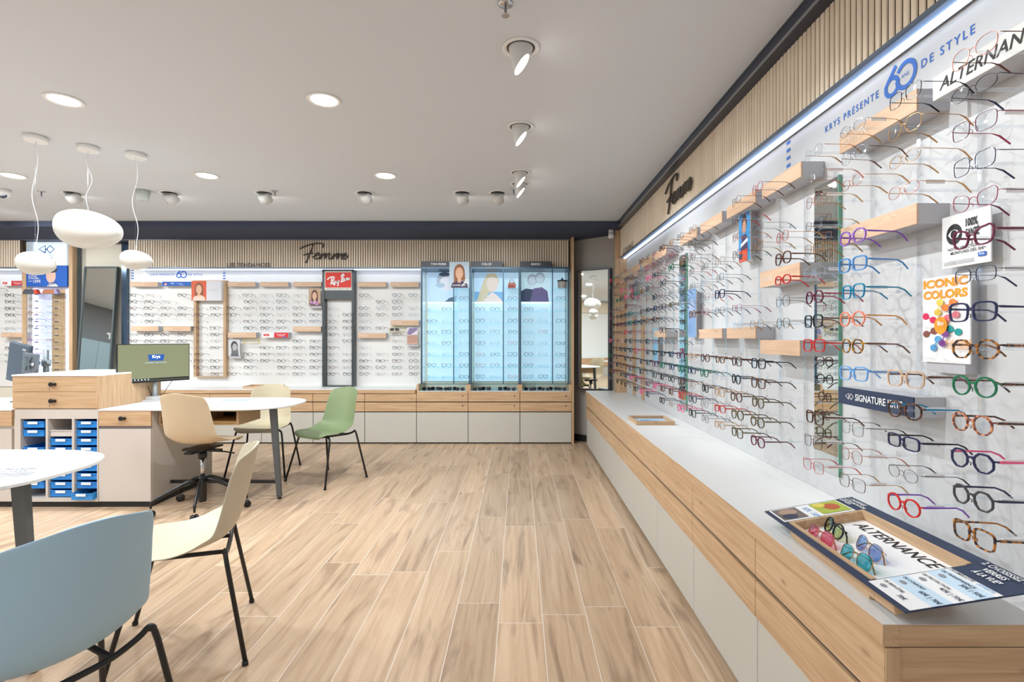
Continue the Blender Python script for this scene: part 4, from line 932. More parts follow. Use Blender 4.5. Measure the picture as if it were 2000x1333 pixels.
# ---- display board with the ALTERNANCE tray, lower right
A, B, Cc = Vector((.866, 1.806, .747)), Vector((.838, 1.112, .762)), Vector((1.165, 1.845, .800))
o3 = B; ux = (A-B).normalized(); L1 = (A-B).length                    # board runs along the counter
vy = (Cc-A); W1 = vy.length; vv = (vy-ux*vy.dot(ux)).normalized()
nn = vv.cross(ux)                                                    # placeholder orientation fixed below
R = Matrix(((vv.x, -ux.x, 0), (vv.y, -ux.y, 0), (vv.z, -ux.z, 0))).transposed()
def BD(layer=0):                                                     # u: away from the wall to it (right), v: along to the far end
    d = Draw(B, vv, ux); return d
Dn = BD()
up = Dn.n                                                            # points up
def P3(x, y, h=0): return tuple(B+vv*x+ux*y+up*h)
W1 = .305; tx0, tx1, ty0, ty1 = .022, .265, .075, .565; TH = .147
t = thing('counter_display', 'angled navy framed lens display board with an oak tray on right counter', 'display', (1.0, 1.45, CT))
def slab(x0, x1, y0, y1, h0, h1, mb):
    vs = [P3(x, y, h) for x in (x0, x1) for y in (y0, y1) for h in (h0, h1)]
    return mb.add(vs, [(0, 1, 3, 2), (4, 6, 7, 5), (0, 4, 5, 1), (2, 3, 7, 6), (0, 2, 6, 4), (1, 5, 7, 3)])
mb = MB().use(PNAVY)
for a in ((0, tx0, 0, L1), (tx1, W1, 0, L1), (tx0, tx1, 0, TH), (tx0, tx1, ty1, L1)): slab(*a, 0, .003, mb)
obj('board', mb, None, t)
mb = MB().use(OAKY); wv = .012
for a in ((tx0, tx0+wv, ty0, TH-.001), (tx1-wv, tx1, ty0, TH-.001), (tx0, tx0+wv, TH, ty1), (tx1-wv, tx1, TH, ty1), (tx0+wv, tx1-wv, ty0, ty0+wv), (tx0+wv, tx1-wv, ty1-wv, ty1)): slab(*a, -.045, -.0005 if a[3] < TH else .006, mb)
slab(tx0+wv, tx1-wv, ty0+wv, ty1-wv, -.04, -.032, mb)
obj('oak_tray', mb, None, t)
fx = MB(); q = [P3(tx0+.004, ty0+.10, -.045), P3(tx0+.004, ty1-.02, -.045), P3(tx1-.03, ty1-.02, -.045), P3(tx1-.03, ty0+.10, -.045)]
fx.add(q+[(p[0], p[1], CT+.0005) for p in q], [(0, 1, 2, 3), (7, 6, 5, 4)]+[(i, 4+i, 4+(i+1) % 4, (i+1) % 4) for i in range(4)])
obj('support_block', fx, OAKY, t)
ins = obj('insert_card', slab(tx0+wv+.001, tx1-wv-.001, ty0+wv+.001, ty1-wv-.001, -.0315, -.022, MB()), PRINTW, t)
# prints: text reads from the wall-parallel side, letters run towards the camera along -ux
D = Draw(P3(tx1-.062, ty1-.035, -.022), -ux, vv); D.text('ALTERNANCE', .0, 0, .034, PRINTB, 'l', .012, .25, 1, .335); D.build('lettering', ins)
D = Draw(P3(0, L1, .003), -ux, vv)       # x: from far end towards camera, y: from room side to wall
D.rect(.006, .012, .122, .245, PRINTW)
D.rect(.012, .018, .112, .100, C(120, 110, 104)); D.ell(.045, .06, .026, .03, C(180, 150, 130), 12); D.ell(.085, .05, .022, .025, C(60, 64, 90), 12)
D.text('50% -50%', .03, .114, .018, C(110, 170, 224))
D.rect(.012, .146, .112, .240, C(172, 186, 70)); D.ell(.06, .2, .03, .025, C(188, 92, 50), 12); D.ell(.035, .17, .02, .02, C(226, 208, 90), 12)
D.text('1. CHOISISSEZ', .014, .282, .011, PRINTW, 'l', .02); D.text('VOTRE MONTURE', .014, .267, .010, PRINTW, 'l', .02); D.text('OPTIQUE', .014, .253, .010, PRINTW, 'l', .02)
D.build('leaflet_print', t)
X0 = L1-TH+.004
D = Draw(P3(0, L1, .003), -ux, vv)
D.rect(X0, .012, L1-.001, .212, PRINTW)
D.rect(X0, .060, L1-.001, .106, C(206, 230, 248)); D.rect(X0, .152, L1-.001, .196, C(206, 230, 248))
for k, (s, pr) in enumerate((('DE BIEN-ÊTRE', '70€'), ('DE CONFORT', '60€ | 70€'), ('DE PROTECTION', '40€ | 70€'), ('DE TRANSPARENCE', '30€ | 50€'))):
    yy = .022+.046*k; D.text(s, X0+.008, yy+.022, .0075, PRINTB, 'l', .012); D.text(pr, X0+.078, yy+.004, .0105, PNAVY, 'l', .01); D.ell(X0+.03, yy+.008, .010, .006, PGREY, 12)
D.text('DE SIMPLICITÉ', X0+.008, .201, .0075, PRINTB, 'l', .012); D.text('OFFERTE', X0+.085, .200, .008, C(90, 170, 220), 'l', .012)
D.text('2. CHOISISSEZ VOS', X0+.004, .281, .0155, PRINTW, 'l', .015, .1, 1, .135); D.text('VERRES', X0+.03, .258, .0155, PRINTW, 'l', .02, .1, 1, .06); D.text('À LA VUE*', X0+.03, .234, .0155, PRINTW, 'l', .02, .1, 1, .072)
D.build('price_print', t)
TRAYM = (P3, ux, vv, up)
# ================================================================== CEILING
def downlight(x, y, label, en=27):
    t = thing('downlight', label, 'ceiling light', (x, y, ZC-.01), 0, 'round recessed downlights')
    obj('ring', MB().lathe([(.074, -.001), (.077, -.006), (.094, -.007), (.096, -.001)], (x, y, ZC), 36), WHITE, t)
    obj('diffuser', MB().lathe([(.0735, -.0005), (.0735, -.004), (.001, -.004)], (x, y, ZC), 36), LAMP, t)
    l = bpy.data.lights.new('downlight_glow', 'AREA'); l.shape = 'DISK'; l.size = .15; l.energy = en; l.color = (.90, .96, 1)
    o = bpy.data.objects.new('downlight_glow', l); COL.objects.link(o); o.location = (x, y, ZC-.02)
DL = [(-1.123, 2.947, 'lit round downlight in the upper middle of the ceiling'), (-2.62, 2.947, 'lit round downlight at the upper left of the ceiling'), (-2.633, 4.317, 'lit round downlight right of the pendant lamps'), (-1.127, 4.317, 'lit round downlight near the row of grey spots, mid ceiling'), (-4.27, 4.317, 'lit round downlight at the far left edge of the ceiling')]
for a in DL: downlight(*a)
for x, y, en in ((-1.123, 1.577, 6), (-2.62, 1.577, 7), (-4.2, 2.947, 20), (-4.2, 1.577, 14), (-5.7, 2.947, 34), (-5.7, 4.317, 34), (-7.4, 4.317, 34), (-7.4, 2.947, 30), (-1.123, .2, 6), (-2.62, .2, 7), (-4.2, .2, 12), (-7.2, 1, 40), (-7.2, -.8, 30), (-1.1, -1.4, 7), (-4, -1.4, 12)): downlight(x, y, 'unseen round recessed downlight added beyond the frame', en)  # unseen: ceiling grid carried on, extras added to brighten the left side
def spot(x, y, d, tilt, label, lit, energy, cone=True):
    t = thing('spotlight', label, 'spotlight', (x, y, ZC), 0, 'swivelling spotlights')
    d = Vector(d).normalized()
    obj('ring', MB().lathe([(.066, -.0005), (.069, -.005), (.088, -.007), (.090, -.0005)], (x, y, ZC), 36), WHITE, t)
    obj('socket', MB().lathe([(.0655, -.0005), (.0655, -.0025), (.001, -.0025)], (x, y, ZC), 28), BLK2, t)
    hd = mat('spot_head_grey', (206, 206, 204), .45)
    if cone:       # round head cut by a slanted lit face
        mb = MB(); k = 28; ring = []; low = []
        up_ = Vector((0, 0, 1)); side = Vector((0, 1, 0)) if abs(d.x) > abs(d.y) else Vector((1, 0, 0))
        c1 = Vector((x-.004, y, ZC-.075)); a1 = side; a2 = d.cross(side).normalized()
        for j in range(k):
            an = 2*math.pi*j/k
            low.append(c1+d*.012+(a1*math.cos(an)+a2*math.sin(an))*.058)
        for j in range(k):
            an = 2*math.pi*j/k; ring.append(Vector((x+.058*math.sin(an), y+.058*math.cos(an), ZC-.003)))
        mb.add([tuple(p) for p in ring]+[tuple(p) for p in low], [(i, (i+1) % k, k+(i+1) % k, k+i) for i in range(k)], True)
        mb.add([tuple(p) for p in low], [tuple(range(k))])
        obj('head', mb, hd, t)
        fc = MB(); cc = sum(low, Vector())/k
        fc.add([tuple(cc+(p-cc)*.90+d*.001) for p in low], [tuple(range(k))]); obj('lit_face', fc, LAMP, t)
        src = cc+d*.01
    else:
        rot = Vector((0, 0, -1)).rotation_difference(d).to_matrix().to_4x4()
        Mh = Matrix.Translation((x, y, ZC-.03)) @ rot
        hb = MB().lathe([(.030, .03), (.052, .02), (.058, -.0), (.058, -.062), (.052, -.064)], (0, 0, 0), 28); hb.v = [tuple(Mh @ Vector(v)) for v in hb.v]
        hb.v = [(v[0], v[1], min(v[2], ZC-.003)) for v in hb.v]
        obj('head', hb, hd, t)
        fb = MB().lathe([(.050, -.0655), (.001, -.0655)], (0, 0, 0), 28); fb.v = [tuple(Mh @ Vector(v)) for v in fb.v]; obj('lit_face', fb, LAMP, t)
        src = Mh @ Vector((0, 0, -.075))
    l = bpy.data.lights.new('spot_beam', 'SPOT'); l.energy = energy; l.spot_size = math.radians(75 if not cone else 60); l.spot_blend = .7; l.shadow_soft_size = .016; l.color = (.93, .97, 1)
    o = bpy.data.objects.new('spot_beam', l); COL.objects.link(o); o.location = src; o.rotation_euler = d.to_track_quat('-Z', 'Y').to_euler()
sl = ['nearest lit spotlight over the right counter', 'second lit spotlight over the right counter', 'third lit spotlight over the right counter', 'farthest lit spotlight over the right counter, below the third']
for (y, lab) in zip((2.42, 3.32, 4.237, 4.55), sl): spot(.008, y, (.85, -.38, -.70), 0, lab, True, 48)
for y in (1.5, .55, -.4): spot(.008, y, (.85, -.2, -.70), 0, 'swivelling spotlight outside the photo above the right counter', True, 48)
bl = ['leftmost grey spotlight head in the far ceiling row', 'second grey spotlight head from left, right of the pendant lamps', 'third grey spotlight head in the far ceiling row, by the sprinkler', 'fourth grey spotlight head in the far row, above the Femme sign', 'fifth grey spotlight head, above the left blue case', 'rightmost grey spotlight head in the far ceiling row']
for px, lab in zip((141, 331, 516, 712, 903, 972), bl): spot((px-1014)/1000*4.83, 4.83, (0.02, 1.0, -.75), 0, lab, True, 24, False)
for x in (-5.6, -6.6): spot(x, 4.83, (.1, 1, -.5), 0, 'unseen grey spotlight head added to light the left niche', True, 75, False)  # unseen spots added past the row to brighten the left back niche
def pendant(x, y, z, w, h, label, cordamp):
    t = thing('pendant_lamp', label, 'pendant lamp', (x, y, ZC))
    obj('canopy', MB().lathe([(.062, -.036), (.066, -.033), (.066, -.0005)], (x, y, ZC), 32), WHITE, t)
    pts = [(x, y, ZC-.036)]; n = 14; zt = z+h/2
    for i in range(1, n+1):
        f = i/n; pts.append((x+cordamp*math.sin(f*9+.5)*math.sin(f*math.pi)*.9, y, ZC-.036-(ZC-.036-zt+.006)*f))
    obj('cord', MB().tube(smooth3(pts), .0022, 6), mat('cord_white', (214, 214, 216), .5), t)
    obj('steel_wire', MB().tube([(x-.004, y, ZC-.036), (x-.004, y, zt-.006)], .0006, 5), CHROME, t)
    bm = bmesh.new(); bmesh.ops.create_uvsphere(bm, u_segments=40, v_segments=24, radius=1)
    for v in bm.verts:
        a = v.co; zz = a.z; s = 1+.05*a.x*(1-zz)
        v.co = Vector((x+a.x*w/2*s*(1+.03*math.cos(3*math.atan2(a.y, a.x))), y+a.y*w/2*.92, z+h/2*(math.copysign(abs(zz)**.88, zz))*(1-.16*a.x)-.03*h*a.x))
    obj('glass_shade', MB().bm(bm, True), SHADE, t)
    l = bpy.data.lights.new('pendant_glow', 'POINT'); l.energy = 4; l.shadow_soft_size = w*.3; l.color = (1, .93, .82)
    return t
def smooth3(p):
    out = []
    P = [p[0]]+p+[p[-1]]
    for i in range(1, len(P)-2):
        p0, p1, p2, p3 = [Vector(q) for q in P[i-1:i+3]]
        for j in range(4):
            u = j/4; out.append(tuple(.5*(2*p1+(p2-p0)*u+(2*p0-5*p1+4*p2-p3)*u*u+(3*p1-p0-3*p2+p3)*u**3)))
    out.append(tuple(p[-1])); return out
pendant(-3.285, 3.48, 1.87, .215, .155, 'small white pebble pendant lamp hanging leftmost', .03)
pendant(-3.08, 3.66, 2.14, .40, .27, 'large white pebble pendant lamp hanging in the middle', -.03)
pendant(-2.845, 3.80, 1.943, .205, .142, 'small white pebble pendant lamp hanging rightmost', .03)
def sprinkler(x, y, label):
    t = thing('sprinkler', label, 'sprinkler', (x, y, ZC)); obj('rosette', MB().lathe([(.012, -.008), (.03, -.005), (.032, -.0005)], (x, y, ZC), 20), CHROME, t)
    obj('head', MB().lathe([(.016, -.052), (.018, -.05), (.018, -.048), (.005, -.046), (.006, -.0085)], (x, y, ZC), 14), CHROME, t)
sprinkler(-2.27, 4.76, 'small ceiling sprinkler beside the third grey spotlight'); sprinkler(-.05, 4.72, 'small ceiling sprinkler between the right spotlights'); sprinkler(-.056, 2.10, 'small ceiling sprinkler at the top edge of photo'); sprinkler(-4.46, 4.78, 'small ceiling sprinkler behind the left pendant cord')
x, y = -1.009*4.72, 4.72
t = thing('dome_camera', 'white dome camera with a dark lens at the left edge of the ceiling', 'camera', (x, y, ZC)); obj('housing', MB().lathe([(.03, -.072), (.05, -.06), (.058, -.035), (.06, -.0005)], (x, y, ZC), 28), WHITE, t)
Mh = Matrix.Translation((x+.035, y-.03, ZC-.066)) @ Matrix.Rotation(.6, 4, 'X'); obj('lens', tm(MB().lathe([(.001, -.02), (.02, -.018), (.03, 0)], (0, 0, 0), 20), Mh), mat('camera_lens', (30, 36, 70), .1), t)
x, y = -.735*4.75, 4.75
t = thing('motion_sensor', 'pale grey cup shaped sensor behind the right pendant cord', 'sensor', (x, y, ZC)); obj('cup', MB().lathe([(.035, -.098), (.045, -.09), (.062, -.0005)], (x, y, ZC), 24), mat('sensor_pale', (196, 204, 200), .5), t)
x, y = .1795*6.16, 6.16
t = thing('wall_sensor', 'small white cylindrical sensor at the far end of the right fascia', 'sensor', (x, y, 2.56)); obj('housing', MB().lathe([(.028, 2.565), (.034, 2.57), (.034, 2.63)], (x, y, 0), 24), WHITE, t); obj('cap', MB().lathe([(.032, 2.6305), (.032, 2.6695)], (x, y, 0), 24), mat('sensor_cap', (206, 208, 212), .4), t)
# ================================================================== EYEGLASSES
def lens_outline(st, N):
    """unit outline for the right hand lens (x outwards), half extents 1"""
    P = []
    for i in range(N):
        a = 2*math.pi*i/N; c, s = math.cos(a), math.sin(a)
        e = {'round': 2.0, 'panto': 2.3, 'square': 3.6, 'rectangular': 3.8, 'cat-eye': 2.6, 'oval': 2.1, 'hexagonal': 2.0, 'aviator': 2.4}[st]
        if st == 'hexagonal':
            k = math.pi/4; b = (a+k/2) % k-k/2; r = math.cos(math.pi/8)/math.cos(b)*1.02; x, y = r*c, r*s
        else:
            x = math.copysign(abs(c)**(2/e), c); y = math.copysign(abs(s)**(2/e), s)
        if st == 'cat-eye': y += .16*x*(1 if y > 0 else .3)+(.12 if y > .3 and x > .3 else 0); x *= 1-.08*(1-y)
        if st in ('panto', 'square'): x *= 1+.05*y
        if st == 'aviator': x = x*(1+.07*y)+.10*(y < 0)*y*-1; 
        P.append((x, y))
    return P
DIM = {'round': (.046, .043), 'panto': (.047, .041), 'square': (.050, .041), 'rectangular': (.050, .033), 'cat-eye': (.050, .039), 'oval': (.048, .034), 'hexagonal': (.047, .042), 'aviator': (.052, .044)}
def cy(x): return 1.1*x*x                                   # face curve of the front
def glasses_parts(st, thick, N=22, k=4):
    """local frame: x across, +y towards the temples, z up, origin under the bridge"""
    w, h = DIM[st]; br = .017; t = .0027 if thick else .0008; d = .0021 if thick else .0009
    fr = MB(); ls = []; tp = []
    for s in (1, -1):
        cx = s*(w/2+br/2); out = [(cx+s*px*w/2, pz*h/2) for px, pz in lens_outline(st, N)]
        cen = (cx, 0); vs = []
        for (x, z) in out:
            dx, dz = x-cen[0], z-cen[1]; L = math.hypot(dx, dz) or 1; nx, nz = dx/L, dz/L; y = cy(x)
            tt = t*(1.35 if thick and nz > .3 else 1)
            for (q, yy) in ((-.2*t, -d), (tt, -d), (tt, d), (-.2*t, d)): vs.append((x+nx*q, y+yy, z+nz*q))
        n = len(out)
        fr.add(vs, [(i*4+j, i*4+(j+1) % 4, ((i+1) % n)*4+(j+1) % 4, ((i+1) % n)*4+j) for i in range(n) for j in range(4)] if s > 0 else
               [(i*4+j, ((i+1) % n)*4+j, ((i+1) % n)*4+(j+1) % 4, i*4+(j+1) % 4) for i in range(n) for j in range(4)])
        lm = MB(); lm.add([(x*.998, cy(x), z) for x, z in out]+[(cx, cy(cx)-.0012, 0)], [(i, (i+1) % n, n) if s < 0 else ((i+1) % n, i, n) for i in range(n)], True); ls.append(lm)
        # end piece and temple
        xo = s*(br/2+w)*1.0; zo = h*.24
        hx = xo+s*.0045
        fr.tube([(xo-s*.001, cy(xo), zo), (hx, cy(xo)+.002, zo+.0006), (hx, cy(xo)+.007, zo)], t*1.05, k)
        tm_ = MB(); tw = .0021 if thick else .0008
        y0 = cy(xo)+.0072
        ff = 1.0 if not thick else .55
        if thick: tm_.tube([(hx, y0, zo), (hx+s*.001, y0+.05, zo-.001), (hx-s*.001, y0+.092, zo-.002), (hx-s*.003, y0+.112, zo-.010), (hx-s*.006, y0+.134, zo-.030)], [.0040, .0030, .0028, .0032, .0028], k, True, .55)
        else: tm_.tube([(hx, y0, zo), (hx+s*.001, y0+.05, zo-.001), (hx-s*.001, y0+.092, zo-.002), (hx-s*.003, y0+.110, zo-.009), (hx-s*.006, y0+.134, zo-.030)], [.0013, .0011, .0012, .0025, .0023], k, True, .7)
        tp.append(tm_)
        if not thick or True:                                # nose pads
            fr.tube([(s*(br/2+.001), cy(br/2)+.001, -.003), (s*.0062, .0065, -.006), (s*.0075, .0065, -.013)], .0007 if not thick else .0012, 4)
    zb = h*.14
    fr.tube([(-br/2-.001, cy(br/2), zb-.001), (-br/5, -.0006, zb+.003), (br/5, -.0006, zb+.003), (br/2+.001, cy(br/2), zb-.001)], t*1.2, k)
    return fr, ls, tp
FC = {'black': mat('frame_black', (22, 22, 26), .2), 'navy': mat('frame_navy', (28, 36, 78), .2), 'tortoiseshell': tortoise('frame_tortoise', (40, 28, 34), (188, 120, 44)),
      'dark tortoiseshell': tortoise('frame_dark_tortoise', (36, 24, 22), (112, 62, 40), 120), 'brown': mat('frame_brown', (98, 56, 40), .25), 'burgundy': mat('frame_burgundy', (104, 24, 58), .25),
      'red': mat('frame_red', (208, 40, 38), .2), 'crimson': mat('frame_crimson', (164, 34, 76), .3), 'purple': mat('frame_purple', (136, 88, 186), .25), 'blue': mat('frame_blue', (66, 136, 204), .2),
      'teal': mat('frame_teal', (20, 134, 174), .2), 'coral': mat('frame_coral', (240, 140, 112), .25), 'mustard': tortoise('frame_mustard', (88, 60, 22), (196, 140, 30), 60),
      'pale blue': mat('frame_pale_blue', (110, 168, 230), .2), 'beige': mat('frame_beige', (206, 172, 142), .25), 'green': mat('frame_green', (14, 112, 74), .2), 'gold': mat('frame_gold', (196, 150, 96), .25, .7),
      'rose gold': mat('frame_rose_gold', (206, 140, 122), .25, .7), 'silver': mat('frame_silver', (150, 152, 160), .25, .8), 'clear': clear('frame_clear', (.9, .93, .97), .22, .6, .05), 'pink': mat('frame_pink', (236, 92, 140), .25),
      'pink tortoiseshell': tortoise('frame_pink_tortoise', (112, 60, 50), (222, 150, 110), 100), 'dark grey': mat('frame_dark_grey', (62, 62, 68), .3), 'olive': mat('frame_olive', (96, 84, 46), .3)}
_gp = {}; _gs = {}
def gkey(st, th):
    if (st, th) not in _gp:
        fr, ls, tp = glasses_parts(st, th)
        d = [fr.mesh('front_frame')]+[l.mesh('lens') for l in ls]+[q.mesh('temple') for q in tp]
        for me in d: me.materials.append(LENS)
        _gp[(st, th)] = d
    return _gp[(st, th)]
def gsmall(st, th):
    if (st, th) not in _gs:
        fr, ls, tp = glasses_parts(st, th, 14, 4); mb = MB()
        for q, m in [(fr, FC['black'])]+[(l, LENS) for l in ls]+[(q, FC['brown']) for q in tp]:
            mb.use(m).add(q.v, q.f, m is LENS)
        _gs[(st, th)] = mb
    return _gs[(st, th)]
def slot(o, m, i=0):
    o.material_slots[i].link = 'OBJECT'; o.material_slots[i].material = m
TAGME = MB().box(.0, .0022, -.026, .026, -.0055, .0055, .0005).mesh('price_tag'); TAGME.materials.append(PRINTW)
TAGP = MB().use(PRINTB).add([(-.0003, y0, z0) for (y0, y1) in ((-.012, -.004), (.002, .016)) for z0 in (-.0015,)]+[], []).v
PEG = MB().use(ACRYL).box(-.003, .003, .006, .214, -.0030, .0030).box(-.010, .010, .150, .154, -.004, .012).mesh('peg')
GL = []           # every pair to build: dict(pos, rz, st, th, col, tcol, label, group, px)
def add_g(pos, rz, st, th, col, tcol, label, group, near=False, tilt=0):
    X, Y, Z = pos; d = Vector((X, Y, Z-HC)).length
    nx, ny = math.sin(rz), -math.cos(rz)                 # outward normal of the front
    fore = abs((X*nx+Y*ny)/math.hypot(X, Y))
    area = (.142*fore+.14*math.sqrt(max(0, 1-fore*fore))*.25)*.042/(Y*Y)
    u, v = 1014+1000*X/Y, 661.5-1000*(Z-HC)/Y
    GL.append(dict(pos=pos, rz=rz, st=st, th=th, col=col, tcol=tcol or col, label=label, group=group, area=area if -60 < u < 2060 else 0, near=near, tilt=tilt))
CAP = lambda n: {1: 'single'}.get(n, str(n))
# ---- right wall grid
RX, RY0, RP, RZ0, RS = 1.075, 1.215, .22, 2.04, .0882
S = dict(q='square', r='round', c='cat-eye', o='oval', h='hexagonal', t='rectangular', p='panto', a='aviator')
NEAR = {0: [('a', 0, 'rose gold', 'brown'), ('o', 0, 'black', 'navy'), ('q', 0, 'burgundy', 'crimson'), ('q', 0, 'navy', 'navy'), ('c', 0, 'crimson', 'burgundy'), ('c', 1, 'burgundy', None), ('t', 0, 'navy', 'navy'), ('q', 1, 'navy', None), ('h', 1, 'tortoiseshell', None), ('r', 1, 'green', 'dark tortoiseshell'), ('h', 1, 'pink tortoiseshell', 'dark tortoiseshell'), ('h', 1, 'navy', 'pink'), ('h', 1, 'dark grey', 'navy'), ('q', 1, 'tortoiseshell', None)],
 1: [('q', 0, 'black', 'black'), ('a', 0, 'gold', None), ('o', 0, 'gold', None), ('o', 0, 'rose gold', 'gold'), None, None, None, None, None, ('q', 1, 'beige', 'brown'), ('p', 1, 'dark tortoiseshell', 'teal'), ('t', 1, 'navy', 'black'), ('o', 0, 'silver', 'black'), ('r', 1, 'red', 'purple')],
 2: [('o', 0, 'silver', 'gold'), ('r', 0, 'silver', 'brown'), ('o', 0, 'rose gold', 'gold'), None, ('p', 1, 'purple', None), ('q', 1, 'blue', None), ('q', 1, 'teal', None), ('r', 1, 'coral', 'gold'), ('p', 1, 'mustard', 'brown'), ('q', 1, 'pale blue', None), None, ('q', 0, 'silver', 'black'), ('p', 0, 'rose gold', None), ('q', 0, 'brown', 'gold')],
 3: [('r', 0, 'clear', 'gold'), ('t', 0, 'clear', 'rose gold'), ('r', 0, 'rose gold', 'gold'), ('o', 0, 'silver', 'gold'), ('q', 0, 'gold', 'gold'), ('p', 1, 'clear', None), ('h', 1, 'burgundy', 'crimson'), ('q', 1, 'black', 'brown'), ('q', 1, 'red', None), None, None, ('q', 1, 'dark tortoiseshell', 'brown'), ('q', 0, 'brown', None), ('q', 0, 'red', 'red')]}
rnd = random.Random(11)
LIGHTC = ['gold', 'rose gold', 'silver', 'clear', 'gold', 'brown', 'dark grey', 'crimson', 'silver', 'olive']
DARKC = ['black', 'dark tortoiseshell', 'brown', 'navy', 'black', 'dark grey', 'red', 'burgundy', 'tortoiseshell', 'brown', 'black', 'navy', 'beige', 'olive', 'dark grey', 'black', 'pink', 'green', 'brown']
def blockrow(Y, Z, X=1.2):
    for a in BR:
        if a[0]-.06 < Y < a[1]+.04 and a[2]-.03 < Z < a[3]+.03: return True
    return False
colname = lambda c: 'nearest column' if c == 0 else f'{ORD[c]} column from near end'
for c in range(23):
    Y = RY0+RP*c
    for r in range(14):
        Z = RZ0-RS*r
        if c in NEAR:
            e = NEAR[c][r]
            if e is None: continue
            st, th, col, tc = e
        else:
            if blockrow(Y, Z) and r > 0: continue
            if c == 4 and (r < 3 or r > 8): continue
            if 7 <= c <= 8 and r in (0, 1, 2): continue
            if rnd.random() < (.10 if r < 9 else .06): continue
            if c == 5 and r >= 9 or c == 6 and r >= 9:
                st, th, col, tc = 'qqphpq'[r-9+(c == 6) if r-9+(c == 6) < 6 else 5], 1, ['brown', 'black', 'brown', 'olive', 'olive', 'burgundy'][(r-9+(c == 5)) % 6], None
            else:
                th = 1 if (r >= 9 and rnd.random() < .8 or r in (4, 5, 6) and rnd.random() < .3 or c > 10 and rnd.random() < .45) else 0
                st = rnd.choice('qrcohtpa'); col = rnd.choice(DARKC if th or rnd.random() < .3 else LIGHTC); tc = None if rnd.random() < .5 or th else rnd.choice(['brown', 'gold', 'black', 'brown', 'red'])
        rz = math.radians(-90)+math.radians(rnd.uniform(-5, 5))
        nmx = 'thin ' if not th else ''
        add_g((RX+rnd.uniform(-.004, .004), Y, Z), rz, S[st], th, col, tc, f'{nmx}{col} {S[st]} glasses, {ORD[r]} row down, {colname(c)} of right wall', 'eyeglasses on the right wall', c < 4)
NR = len(GL)
# clear pegs and wall rails
pegs = {}
for g in GL[:NR]:
    c = round((g['pos'][1]-RY0)/RP); pegs.setdefault(c, []).append(g['pos'][2])
for c, zs in pegs.items():
    Y = RY0+RP*c
    t = thing('peg_rail', f'clear wall rail with rods carrying the glasses, {colname(c)} of right wall', 'peg rail', (XW-.0105, Y, .84), 0, 'clear peg rails on the right wall')
    obj('rail', bx(XW-.0100, XW-.007 if False else XW-.0075, Y-.007, Y+.007, .84, 2.05), ACRYL, t)
    for z in zs:
        o = bpy.data.objects.new('peg', PEG); COL.objects.link(o); o.parent = t
        o.rotation_euler = (0, 0, math.radians(-90)); o.location = (RX-.0005-(XW-.0105), 0, z-.84-.0005)
# ---- back wall grid
def hid(px, py):
    for a in BB:
        if a[0]-8 < px < a[1]+6 and a[2]-5 < py < a[3]+7: return True
    for b in ((378, 441, 545, 592), (632, 694, 524, 590), (446, 472, 660, 702), (600, 630, 560, 600), (793, 818, 636, 680), (478, 504, 658, 676)):
        if b[0]-7 < px < b[1]+5 and b[2]-4 < py < b[3]+4: return True
    return False
GY = 6.88
rows_b = [564+12.87*i for i in range(14)]
DK = ['black', 'brown', 'black', 'dark grey', 'dark tortoiseshell', 'brown', 'silver', 'silver', 'gold', 'rose gold', 'dark grey', 'clear', 'burgundy', 'navy']
for k in range(18):
    px = 807-32.3*k
    for r in range(14):
        py = rows_b[r]
        if hid(px, py): continue
        if rnd.random() < .10: continue
        th = 1 if rnd.random() < (.85 if k in (0, 1, 15, 16) or r > 10 else .6) else 0
        col = rnd.choice(DK[:6] if th or rnd.random() < .45 else DK); st = rnd.choice('qrcohtp')
        x, y, z = at(px, py, GY)
        nmx = 'thin ' if not th else ''
        add_g((x, y+rnd.uniform(-.01, .01), z), math.radians(rnd.uniform(-8, 8)), S[st], th, col, rnd.choice([None, 'brown', 'black']) if not th else None, f'{nmx}{col} {S[st]} glasses, back wall, {ORD[r]} row down, {ORD[k]} column left of cases', 'eyeglasses on the back wall')
for px in (-14, 18):
    for r in range(12):
        py = 564+13*r
        if hid(px, py) or rnd.random() < .15: continue
        st = rnd.choice('qrcohtp'); th = 1 if rnd.random() < .4 else 0; col = rnd.choice(DK[:6])
        x, y, z = at(px, py, GY); add_g((x, y, z), 0, S[st], th, col, None, f'{col} {S[st]} glasses at far left edge, {ORD[r]} row down', 'eyeglasses at the far left')
# ---- in the lit cases: standing on the shelves
def stand_z(st, th): return DIM[S[st]][1]/2+(.0027 if th else .0008)+.0008
for i, x0 in enumerate(CX):
    for si, z in enumerate([2.023-.154]+SHZ):
        for j, fx_ in enumerate((.115, .31, .545)):
            if si == 0 and j < 2: continue
            st = rnd.choice('qrchtpo'); th = 1 if rnd.random() < (.75 if j == 2 or i == 2 else .5) else 0
            col = rnd.choice(['black', 'dark grey', 'dark grey', 'brown', 'navy', 'silver', 'rose gold', 'dark tortoiseshell'])
            add_g((x0+fx_, 6.775, z+stand_z(st, th)), math.radians(rnd.uniform(-5, 5)), S[st], th, col, None, f'{col} {S[st]} glasses in the {names[i]} blue case, {ORD[si]} shelf down, {cn[j]}', 'eyeglasses in the lit cases')
for k in range(12):
    for j, xx in enumerate((-6.56, -6.32)):
        if rnd.random() < .12: continue
        st = rnd.choice('qrchtpo'); th = 1 if rnd.random() < .3 else 0; col = rnd.choice(['black', 'brown', 'silver', 'gold', 'purple', 'dark grey'])
        add_g((xx, 6.90, 1.955-.0915*(k+1)+stand_z(st, th)), math.radians(rnd.uniform(-5, 5)), S[st], th, col, None, f'{col} {S[st]} glasses in the lit sign cabinet, {ORD[k]} shelf down, {"left" if j == 0 else "right"}', 'eyeglasses in the lit sign cabinet')
